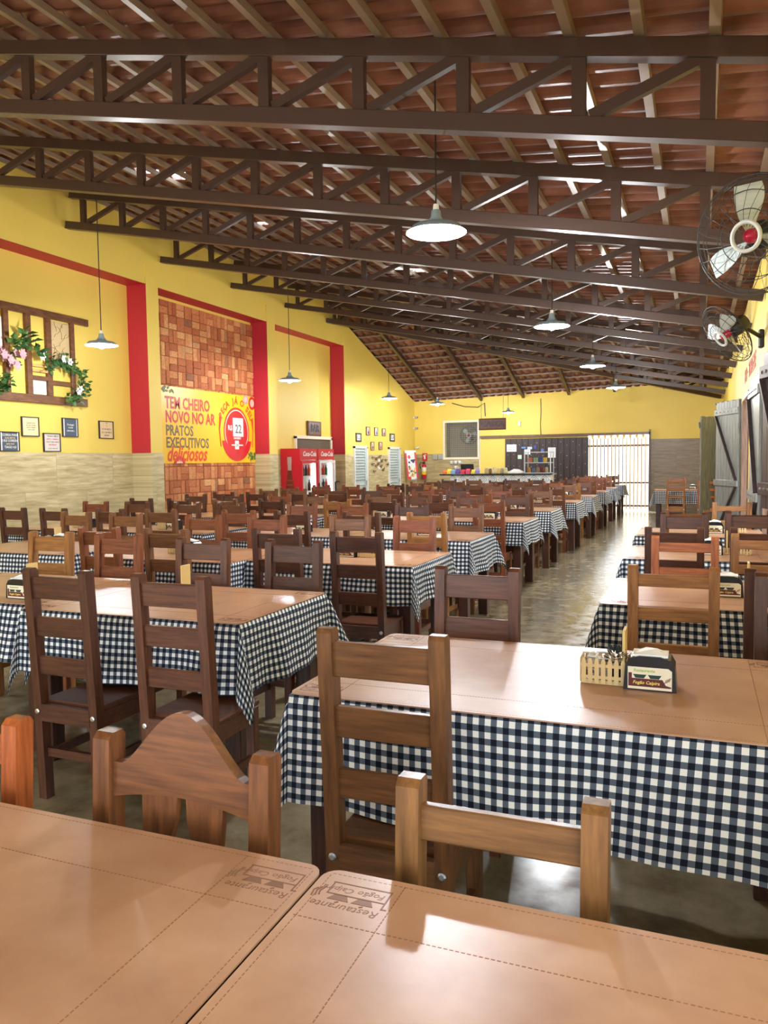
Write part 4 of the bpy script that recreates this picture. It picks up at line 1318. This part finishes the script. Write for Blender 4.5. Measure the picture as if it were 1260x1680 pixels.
# ------------------------------------------------------------------ far wall: window with grille, counter, gate, dark sliding door
wnd = struct('window_1', MB().box(-7.19, -7.13, YF - .03, YF + .05, 1.49, 2.65).box(-6.12, -6.06, YF - .03, YF + .05, 1.49, 2.65).box(-7.13, -6.12, YF - .03, YF + .05, 2.59, 2.65).box(-7.13, -6.12, YF - .03, YF + .05, 1.49, 1.55), M_cream)
mb = MB()
for i in range(21): mb.tube([(-7.13 + i * .0505, YF + .02, 1.55), (-7.13 + i * .0505, YF + .02, 2.6)], .0045, 6)
for i in range(18): mb.tube([(-7.13, YF + .03, 1.58 + i * .058), (-6.12, YF + .03, 1.58 + i * .058)], .003, 6)
obj('grille', mb, plain(lin(190, 190, 180), .45), wnd)
mb = MB(); mb.box(-7.3, -5.95, YF + .9, YF + .95, 1.3, 2.8); mb.box(-7.3, -7.25, YF + .18, YF + .9, 1.3, 2.8); mb.box(-5.95, -5.9, YF + .18, YF + .9, 1.3, 2.8); mb.box(-7.3, -5.9, YF + .18, YF + .95, 1.25, 1.3); mb.box(-7.3, -5.9, YF + .18, YF + .95, 2.8, 2.85)
struct('wall_beyond', mb, plain(lin(150, 134, 110), .7))
# red/cream wall light near the corner, extinguisher etc.
ex = thing('fire_extinguisher', 'red fire extinguisher with yellow label hung on the tiled far wall', 'fire extinguisher', (-7.78, YF - .10, .92))
obj('cylinder', MB().lathe([(0, 0), (.07, 0), (.075, .02), (.075, .36), (.06, .41), (.025, .44), (0, .45)], n=20), plain((.55, .01, .03), .3), ex, smooth=True)
obj('label_band', MB().lathe([(.076, .12), (.076, .22)], n=20), plain(lin(240, 205, 40), .5), ex)
obj('label_band', MB().lathe([(.0765, .22), (.0765, .34)], n=20), M_cream, ex)
obj('valve', MB().box(-.03, .03, -.02, .02, .44, .50, .005).bar((-.02, 0, .50), (.07, 0, .53), .02, .012), M_blackm, ex)
obj('hose', MB().tube([(-.03, 0, .47), (-.10, -.02, .50), (-.13, -.02, .42), (-.11, -.02, .33), (-.07, -.02, .30)], .012, 8), M_blackm, ex)
es = thing('extinguisher_sign', 'red square sign with white extinguisher pictogram above the fire extinguisher', 'sign', (-7.775, YF - .014, 1.57))
obj('plate', MB().box(-.08, .08, -.004, 0, -.12, .12), M_cocared, es)
obj('pictogram', MB().box(-.03, .02, -.006, -.004, -.06, .05).box(-.05, -.03, -.006, -.004, .02, .06).box(-.02, .05, -.006, -.004, .06, .08), M_white, es)
for (x, lb) in ((-7.44, 'left'), (-7.26, 'right')):
    t = thing('switch_box', 'grey electrical box left of the grille window, %s one' % lb, 'electrical box', (x, YF - .012, 1.57))
    obj('case', MB().box(-.075, .075, -.06, 0, -.075, .075, .01), plain(lin(190, 192, 184), .5), t)
    obj('lid', MB().box(-.06, .06, -.066, -.06, -.055, .055, .003), plain(lin(160, 162, 160), .5), t)
for (z, lb) in ((2.78, 'upper'), (2.45, 'lower')):
    t = thing('security_camera', 'small security camera in the far left corner, %s one' % lb, 'camera', (XF + .03, YF - .10, z))
    obj('mount', MB().box(-.03, .0, -.02, .02, -.03, .03), M_white, t); obj('camera_body', MB().box(0, .10, -.03, .03, -.03, .03, .008), M_grey, t)
    obj('lens', MB().lathe([(0, 0), (.02, 0), (.02, .01), (0, .012)], n=10, M=axes((0, 0, 0), (0, 1, 0), (0, 0, 1)), c=(.10, 0, 0)), M_black, t)
t = thing('emergency_light', 'small white bulkhead light above the tiled corner', 'light', (-8.02, YF - .05, 1.83)); obj('dome', MB().lathe([(0, .06), (.05, .05), (.07, 0), (0, 0)], n=14), M_white, t, smooth=True)
t = thing('security_camera', 'white security camera high in the far right corner', 'camera', (.40, YF - .12, 2.86))
obj('camera_body', MB().tube([(0, .08, 0), (0, -.08, -.02)], .035, 12), M_white, t); obj('mount', MB().box(-.03, .03, .08, .12, -.03, .03), M_grey, t); obj('lens', MB().tube([(0, -.08, -.02), (0, -.09, -.021)], .022, 12), M_black, t)
# advertising standing banner
ab = thing('standing_banner', 'tall white and red pizza advert banner on a thin stand in the far left corner', 'banner', (-7.75, 21.9, 0))
Mb = axes((0, 0, 0), (.80, .6, 0), (-.10, .0, 1))
obj('stand', MB().tube([(0, .02, 0), (0, .02, .95)], .012, 8).tube([(-.18, .1, .0), (0, .02, .12), (.18, -.1, .0)], .01, 6), M_grey, ab)
obj('sheet', MB().box(-.17, .17, .92, 1.78, -.004, .004, M=Mb), M_white, ab)
m = MB(); m.box(.12, .172, .92, 1.72, .0045, .006, M=Mb); m.box(-.172, -.05, .92, 1.0, .0045, .006, M=Mb); m.box(-.17, -.12, .95, 1.7, .0042, .005, M=Mb); obj('red_print', m, M_cocared, ab)
r_ = random.Random(21)
for c in (lin(230, 120, 60), lin(230, 190, 70), lin(60, 130, 60), lin(40, 40, 80), lin(214, 70, 90)):
    m = MB()
    for i in range(6):
        cx, cz = r_.uniform(-.10, .10), r_.uniform(1.0, 1.32) if c != lin(40, 40, 80) else r_.uniform(1.42, 1.5)
        if c == lin(214, 70, 90): cx, cz = -.06 + r_.uniform(-.02, .02), 1.58 + r_.uniform(-.03, .03)
        m.prism([(.03 * math.cos(a) + cx, .03 * math.sin(a) + cz) for a in [k_ * PI / 5 for k_ in range(10)]], Mb @ Matrix.Translation((0, 0, .0062 + .0005 * i)), .0005)
    obj('food_print', m, plain(c, .5), ab)
rb = obj('red_bin', MB().box(-.5, .5, -.2, .2, 0, .84, .02), M_cocared, None, (-7.35, 21.7, 0)) if False else None

# counter ------------------------------------------------------------
def azulejo():
    t = NT('patterned_tile')
    tc = t.n('ShaderNodeTexCoord'); sp = t.n('ShaderNodeSeparateXYZ'); t.l(tc.outputs['Object'], sp.inputs[0])
    K = 1 / .27
    def tri(s): return t.math('ABSOLUTE', t.math('SUBTRACT', t.math('FRACT', t.math('MULTIPLY', s, K)), .5))
    a, b = tri(sp.outputs[0]), tri(sp.outputs[2])
    dsum = t.math('ADD', a, b)
    ring = t.math('LESS_THAN', t.math('ABSOLUTE', t.math('SUBTRACT', dsum, .42)), .03)
    ring2 = t.math('LESS_THAN', t.math('ABSOLUTE', t.math('SUBTRACT', t.math('SQRT', t.math('ADD', t.math('MULTIPLY', a, a), t.math('MULTIPLY', b, b))), .17)), .025)
    dot = t.math('LESS_THAN', dsum, .06); dot2 = t.math('GREATER_THAN', dsum, .93)
    f = t.math('MAXIMUM', t.math('MAXIMUM', ring, ring2), t.math('MAXIMUM', dot, dot2))
    t.base(t.mix(lin(226, 228, 222), lin(104, 122, 140), f)).pr(.25)
    return t.m
ct = thing('bar_counter', 'service counter faced in white patterned tiles with a black top', 'counter', (-4.85, 20.35, 0))
obj('body', MB().box(-1.28, 1.35, -.28, .28, 0, 1.06), azulejo(), ct)
obj('countertop', MB().box(-1.56, 1.42, -.36, .34, 1.06, 1.10, .006), M_black, ct)
CT = 1.102
cand = [(-6.30, lin(230, 120, 60), 'orange'), (-6.18, lin(245, 205, 40), 'yellow'), (-6.06, lin(130, 180, 220), 'pale blue'), (-5.94, lin(96, 60, 150), 'purple'), (-5.80, lin(226, 60, 90), 'pink'), (-5.66, lin(226, 80, 110), 'rose'), (-5.52, lin(240, 210, 60), 'small yellow'), (-5.41, lin(150, 140, 190), 'lilac')]
for i, (x, c, nm) in enumerate(cand):
    t = thing('candy_box', '%s candy box in the row on the left end of the counter' % nm, 'box', (x, 20.12, CT), random.uniform(-.15, .15), 'candy boxes on the counter')
    obj('tray', MB().box(-.055, .055, -.05, .05, 0, .06 + .02 * (i % 3), .003), plain(c, .45), t)
    obj('lid_flap', MB().box(-.055, .055, .048, .054, .0, .11 + .02 * (i % 2), .002), plain(tuple(min(1, v * 1.3) for v in c), .45), t)
lp = thing('laptop', 'open black laptop seen from behind on the counter', 'laptop', (-5.75, 20.42, CT))
obj('keyboard_base', MB().box(-.18, .18, -.02, .22, 0, .018, .004), M_blackm, lp)
obj('screen', MB().box(-.18, .18, 0, .25, -.006, .006, .004, M=axes((0, -.02, .012), (1, 0, 0), (0, -.22, 1))), M_blackm, lp)
obj('emblem', MB().box(-.02, .02, .09, .12, .0065, .0075, M=axes((0, -.02, .012), (1, 0, 0), (0, -.22, 1))), M_white, lp)
for i in range(4):
    x, z = (-6.92 + .13 * (i % 3), 1.40) if i < 3 else (-6.79, 1.25)
    t = thing('hanging_cup', 'white cup on the tiled wall under the grille window, %s' % ['left', 'middle', 'right', 'below the other three'][i], 'cup', (x, YF - .06, z), 0, 'white cups under the window')
    obj('cup_body', MB().lathe([(0, -.05), (.04, -.05), (.055, .05), (.05, .05), (.037, -.04), (0, -.04)], n=14), M_white, t, smooth=True)
    obj('handle', MB().tube([(.05, 0, .03), (.085, 0, .02), (.08, 0, -.02), (.045, 0, -.03)], .007, 6), M_white, t)
    obj('hook', MB().tube([(0, .02, .045), (0, .048, .06)], .005, 6), M_metal, t)
jc = [lin(190, 170, 130), lin(120, 90, 60), lin(214, 200, 170), lin(226, 190, 120), lin(150, 140, 120), lin(200, 190, 180)]
jn = ['tan', 'brown', 'cream', 'golden', 'grey', 'pale']
for i in range(6):
    t = thing('sweet_jar', '%s filled glass jar among the jars before the yellow wall' % jn[i], 'jar', (-5.2 + i * .105, 20.25, CT), 0, 'glass jars on the counter')
    obj('jar_body', MB().lathe([(0, 0), (.042, 0), (.045, .02), (.045, .11), (.032, .13), (0, .13)], n=14), plain(jc[i], .15), t, smooth=True)
    obj('lid', MB().lathe([(.036, .13), (.036, .15), (0, .152)], n=14), [M_metal, M_white][i % 2], t)
t = thing('cake_tray', 'white covered tray on the counter left of the glass case', 'tray', (-4.40, 20.2, CT))
obj('tray', MB().box(-.19, .19, -.12, .12, 0, .035, .006), M_white, t); obj('cover', MB().add([(-.2, -.12, .036), (.2, -.12, .036), (.2, .12, .036), (-.2, .12, .036), (-.05, 0, .12), (.08, .01, .105)], [(0, 1, 5, 4), (1, 2, 5), (2, 3, 4, 5), (3, 0, 4)]), M_napkin, t)
t = thing('yellow_bowl', 'small yellow-green bowl on the counter before the dark sliding door', 'bowl', (-4.62, 20.15, CT)); obj('bowl_body', MB().lathe([(0, 0), (.045, 0), (.06, .06), (.055, .06), (.04, .01), (0, .01)], n=16), plain(lin(214, 214, 90), .4), t, smooth=True)
gc = thing('glass_display_case', 'glass display case with aluminium edges on the right end of the counter', 'display case', (-3.83, 20.35, CT))
mb = MB()
for sx in (-1, 1):
    for sy in (-1, 1): mb.box(sx * .33 - .012, sx * .33 + .012, sy * .22 - .012, sy * .22 + .012, 0, .55)
for z in (0.008, .27, .54):
    mb.box(-.33, .33, -.232, -.208, z - .008, z + .008); mb.box(-.33, .33, .208, .232, z - .008, z + .008)
    for sx in (-1, 1): mb.box(sx * .33 - .012, sx * .33 + .012, -.21, .21, z - .008, z + .008)
obj('edge_frame', mb, plain(lin(200, 206, 204), .3), gc)
obj('glass_panels', MB().box(-.33, .33, -.222, -.218, .01, .54).box(-.332, -.328, -.21, .21, .01, .54).box(.328, .332, -.21, .21, .01, .54), M_glass, gc)
obj('shelf', MB().box(-.32, .32, -.2, .2, .262, .270), M_glass, gc)
foods = [(-.25, .012, lin(236, 170, 60), 'orange tub'), (-.14, .012, lin(96, 150, 210), 'blue bottle'), (-.02, .012, lin(190, 150, 120), 'tan jar'), (.10, .012, lin(170, 60, 60), 'red jar'), (.20, .012, lin(220, 210, 190), 'cream tub'),
         (-.22, .272, lin(230, 120, 90), 'coral pack'), (-.08, .272, lin(160, 200, 160), 'pale green pack'), (.06, .272, lin(40, 90, 190), 'blue pack'), (.16, .272, lin(245, 210, 60), 'yellow pack')]
for (x, z, c, nm) in foods:
    o = obj('snack_pack', MB().lathe([(0, 0), (.04, 0), (.044, .02), (.04, .12), (.02, .15), (0, .15)], n=12) if z < .1 else MB().box(-.05, .05, -.03, .03, 0, .13, .01), plain(c, .4), None, (-3.83 + x, 20.30, CT + z))
    tag(o, '%s inside the glass display case, %s level' % (nm, 'lower' if z < .1 else 'upper'), 'snack pack', 'snacks in the display case')
cs = thing('hanging_sign', 'carved wooden sign reading CAIXA hanging over the counter', 'sign', (-5.12, 20.6, 2.41))
obj('board', MB().box(-.37, .37, -.02, .02, -.155, .155, .012), M_wsign, cs)
mb = MB(); mb.text('CAIXA', .215, axes((0, -.0215, 0), (1, 0, 0), (0, 0, 1)), .006, bold=.004); obj('lettering', mb, plain(lin(58, 62, 84), .5), cs)
obj('carved_border', MB().tube([(-.345, -.02, -.13), (-.345, -.02, .13), (.345, -.02, .13), (.345, -.02, -.13)], .008, 6, True), plain(lin(70, 42, 34), .5), cs)
for x in (-.3, .3): obj('cord', MB().tube([(x, 0, .155), (x, 0, zhip(-5.12, 20.6) - 2.41 - .02)], .005, 6), M_blackm, cs)
# wires down the wall
t = thing('wall_cable', 'thin dark cable running down the far wall above the sliding door', 'cable', (-4.25, YF - .012, 0)); obj('cable', MB().tube([(0, 0, 3.2), (.01, 0, 2.8), (-.01, 0, 2.5), (.005, 0, 2.17)], .012, 6), plain(lin(130, 110, 60), .6), t)
t = thing('wall_cable', 'looped dark cable sagging under the eave over the grille window', 'cable', (-6.0, YF - .02, 0)); obj('cable', MB().tube([(-.9, 0, 3.17), (-.5, 0, 3.05), (-.1, 0, 3.02), (.1, 0, 3.14), (.12, 0, 2.75)], .012, 6), M_blackm, t)
t = thing('wall_bell', 'small white box on the far wall above the dark sliding door', 'alarm box', (-4.86, YF - .04, 2.50)); obj('case', MB().box(-.035, .035, -.03, .03, -.07, .07, .008), M_white, t)

# dark sliding plank door on a rail
d4 = struct('door_4', MB().box(-5.27, -2.90, YF - .075, YF - .035, .02, 2.06), M_wdark)
mb = MB()
for i in range(14):
    x = -5.27 + i * .17; mb.box(x, x + .16, YF - .090, YF - .075, .03, 2.05, .004)
obj('planks', mb, M_wdark, d4)
mb = MB()
for i in range(14):
    for z in (.3, .62, .95, 1.27, 1.6, 1.9):
        mb.lathe([(0, 0), (.012, 0), (.009, .008), (0, .010)], (-5.19 + i * .17, YF - .090, z + .05 * math.sin(i * 3)), 6, M=axes((0, 0, 0), (1, 0, 0), (0, 0, 1)))
obj('studs', mb, M_metal, d4)
struct('trim_%d' % k, MB().box(-6.02, -1.25, YF - .10, YF, 2.10, 2.17).box(-1.28, -1.24, YF - .10, YF, 0.0, 2.24), M_wjamb); k += 1
PAP = [(-5.222, -4.933, 1.689, 1.898, (.8, .82, .85), 'wide white notice at the left end'), (-4.789, -4.662, 1.776, 1.827, lin(90, 140, 200), 'small blue sticker'), (-4.613, -4.48, 1.751, 1.823, lin(200, 215, 230), 'small pale blue sticker'), (-4.704, -4.529, 1.599, 1.748, (.78, .80, .86), 'square white note'),
       (-4.895, -4.782, 1.477, 1.591, lin(200, 225, 205), 'small pale green note'), (-4.022, -3.805, 1.499, 1.792, (.85, .87, .88), 'tall white sheet at the right'), (-4.43, -4.36, 1.76, 1.86, lin(60, 80, 160), 'blue and white sticker'), (-4.22, -4.14, 1.66, 1.76, lin(90, 110, 190), 'lower blue sticker')]
for (x0, x1, z0, z1, c, nm) in PAP:
    t = tag(obj('paper_notice', MB().box(x0, x1, YF - .106, YF - .103, z0, z1), plain(c, .6)), nm + ' pinned on the dark sliding door', 'paper notice', 'notices on the sliding door')
    if x1 - x0 > .15:
        m = MB()
        for i in range(3): m.box(x0 + .03, x1 - .03, YF - .107, YF - .1062, z1 - .05 - i * .05, z1 - .042 - i * .05)
        obj('print_lines', m, plain(lin(120, 140, 170), .6), t)
# slatted gate in the bright opening
gt = struct('door_5', MB().box(-2.92, -1.28, YF + .10, YF + .14, .10, .16).box(-2.92, -1.28, YF + .10, YF + .14, 1.78, 1.84).box(-2.92, -1.28, YF + .10, YF + .14, .75, .80), M_wjamb)
mb = MB()
for i in range(17):
    x = -2.88 + i * .1; mb.box(x - .016, x + .016, YF + .08, YF + .10, .03, 2.02 + .02 * (i % 2))
obj('pickets', mb, plain(lin(206, 180, 150), .5), gt)  # pale colour paints in the glare that washes out the bars
mb = MB(); r_ = random.Random(31)
for i in range(9):
    x = -2.8 + i * .17; mb.prism([(-.04, 0), (.04, 0), (.0, -.12)], axes((x, YF + .06, 2.1), (1, 0, 0), (0, 0, 1)), .002)
obj('bunting', mb, plain(lin(240, 190, 60), .6), gt)
bw = struct('exterior_wall', MB().box(-9, 6, YF + 7, YF + 7.2, -.13, 2.4), plain(lin(236, 226, 205), .8))

# ------------------------------------------------------------------ plank doors on the right wall
def plank_leaf(n, hinge, free, z0, z1, mat, braces=True, th=.04):
    h = Vector((*hinge, 0)); f = Vector((*free, 0)); d = (f - h); W_ = d.length; d.normalize()
    M = axes((h.x, h.y, 0), d, (0, 0, 1))
    if M.col[2].x > 0:                       # braces on the side that looks into the room (-x)
        sgn = -1
    else: sgn = 1
    mb = MB(); N = max(3, int(W_ / .10))
    for i in range(N):
        mb.box(W_ * i / N + .002, W_ * (i + 1) / N - .002, z0, z1 - .01 * (i % 2), -th / 2, th / 2, .003, M=M)
    o = struct('door_%d' % n, mb, mat)
    if braces:
        zs = [z1 - .16, z0 + (z1 - z0) * .46, z0 + .14] if z1 - z0 > 1.5 else [z1 - .14, z0 + .14]
        for z in zs:
            a, b = (th / 2, th / 2 + .022) if sgn > 0 else (-th / 2 - .022, -th / 2)
            obj('strap', MB().box(-.01, W_ + .02, z - .045, z + .045, a, b, .003, M=M), mat, o)
            m = MB()
            for i in range(6): m.lathe([(0, 0), (.012, 0), (.008, .008), (0, .01)], M @ Vector((W_ * (i + .5) / 6, z, b if sgn > 0 else a)), 8, M=(M.to_3x3() @ Matrix.Rotation(0 if sgn > 0 else PI, 3, 'X')).to_4x4())
            obj('rivets', m, M_metal, o)
        for (za, zb) in zip(zs, zs[1:]):
            zc = sgn * (th / 2 + .012)
            up = za if True else zb
            obj('brace', MB().bar(M @ Vector((W_ - .03, za - .05, zc)) if za == zs[0] else M @ Vector((.04, za - .05, zc)), M @ Vector((.04, zb + .05, zc)) if za == zs[0] else M @ Vector((W_ - .03, zb + .05, zc)), .022, .055, up=tuple(M.col[2].xyz)), M_wdark, o)
    return o
plank_leaf(6, (.54, 12.46), (.255, 13.23), .03, 2.29, M_wgrey)
plank_leaf(7, (.54, 17.50), (.02, 16.95), .03, 2.27, M_wgrey)
plank_leaf(8, (.548, 8.36), (.518, 9.28), .03, 2.27, M_wgrey)
plank_leaf(9, (.556, 5.74), (.435, 6.23), 1.09, 2.19, M_wdark)
def jamb(y0, y1, z0, z1):
    mb = MB(); mb.box(XR - .015, XR + .215, y0 - .05, y0, z0, z1 + .06); mb.box(XR - .015, XR + .215, y1, y1 + .05, z0, z1 + .06); mb.box(XR - .015, XR + .215, y0, y1, z1, z1 + .06)
    return mb
for (a, b, c, d) in RIGHT_H[:4]:
    struct('trim_%d' % k, jamb(a + .05, b - .05, c, d - .06), M_wjamb); k += 1
wt_ = MB(); wt_.text('BO · TEREZE', .26, on_right(10.95, 2.55, .576), .002, sx=1.6, bold=.006)
o = obj('painted_lettering', wt_, plain(lin(190, 84, 50), .6)); tag(o, 'red painted lettering on the right yellow wall above the plank doors', 'painted lettering')

# ------------------------------------------------------------------ wall fans
def fan(c, nrm, wall, R, label, blade_rot=0):
    t = thing('wall_fan', label, 'fan', c)
    nz = Vector(nrm).normalized(); ex = Vector((0, 0, 1)).cross(nz).normalized(); ey = nz.cross(ex)
    M = Matrix((ex, ey, nz)).transposed().to_4x4()
    P = lambda x, y, z: M @ Vector((x, y, z))
    ring = lambda r, z, n=36: [P(r * math.cos(2 * PI * i / n), r * math.sin(2 * PI * i / n), z) for i in range(n)]
    mb = MB()
    prof = [(.16, .115), (.45, .105), (.75, .075), (.93, .035), (1.0, 0), (.93, -.035), (.7, -.075), (.4, -.10)]
    for r, z in prof[1:]: mb.tube(ring(R * r, R * z * 2.2), .0028 if r < .99 else .005, 5, True)
    for i in range(22):
        a = 2 * PI * i / 22; tw = .35
        mb.tube([P(R * r * math.cos(a + tw * (1 - r)), R * r * math.sin(a + tw * (1 - r)), R * z * 2.2) for r, z in prof], .0020, 4)
    obj('cage', mb, M_blackm, t)
    obj('hub_ring', MB().tube(ring(R * .24, R * .26), .012, 8, True), plain(lin(190, 192, 190), .4), t)
    for k_ in range(3):
        a0 = blade_rot + k_ * 2 * PI / 3; m = MB(); n = 10; top = []; 
        for i in range(n + 1):
            u = i / n; r = R * (.12 + .76 * u)
            wl_, wr_ = .10 + .5 * math.sin(PI * min(1, u * .75 + .12)) * .8, .08
            top.append((r, a0 - .12 - .18 * u - .30 * math.sin(PI * (u * .8 + .1)), a0 + .38 - .34 * u))
        vs = []; fs = []
        for (r, a1, a2) in top:
            for z in (.0, .006):
                vs.append(P(r * math.cos(a1), r * math.sin(a1), -.03 + z)); vs.append(P(r * math.cos(a2), r * math.sin(a2), .035 + z))
        for i in range(n):
            q = i * 4
            fs += [(q, q + 1, q + 5, q + 4), (q + 2, q + 6, q + 7, q + 3), (q, q + 4, q + 6, q + 2), (q + 1, q + 3, q + 7, q + 5)]
        fs += [(0, 2, 3, 1), (n * 4, n * 4 + 1, n * 4 + 3, n * 4 + 2)]
        m.add(vs, fs); obj('blade', m, plain(lin(186, 196, 196), .35), t)
    obj('hub_cap', MB().lathe([(0, .07), (.03, .062), (.042, .03), (.042, -.02), (0, -.03)], n=16, M=M), plain((.45, .01, .05), .3), t, smooth=True)
    obj('motor', MB().lathe([(0, -.04), (.075, -.06), (.085, -.12), (.07, -.22), (0, -.24)], n=18, M=M), M_blackm, t, smooth=True)
    wv = Vector(wall) - Vector(c)
    obj('arm', MB().tube([P(0, 0, -.16), wv * .6 + P(0, 0, -.16) * .4, wv], .02, 8), M_blackm, t)
    obj('wall_mount', MB().box(wv.x - .05, wv.x, wv.y - .05, wv.y + .05, wv.z - .09, wv.z + .09, .012), M_blackm, t)
    return t
fan((.27, 5.05, 2.72), (-.45, -.86, -.22), (XR, 5.35, 2.70), .33, 'wall fan facing the camera with red hub and white ring, nearest', 1.75)
fan((.235, 8.35, 2.64), (-.72, -.38, -.58), (XR, 8.7, 2.62), .31, 'farther wall fan tilted downward on a black arm above the painted lettering', .9)

fan((-6.5, YF + .42, 2.22), (.12, -1, -.05), (-6.5, YF + .90, 2.15), .27, 'pale fan seen behind the white grille of the far window', .4)
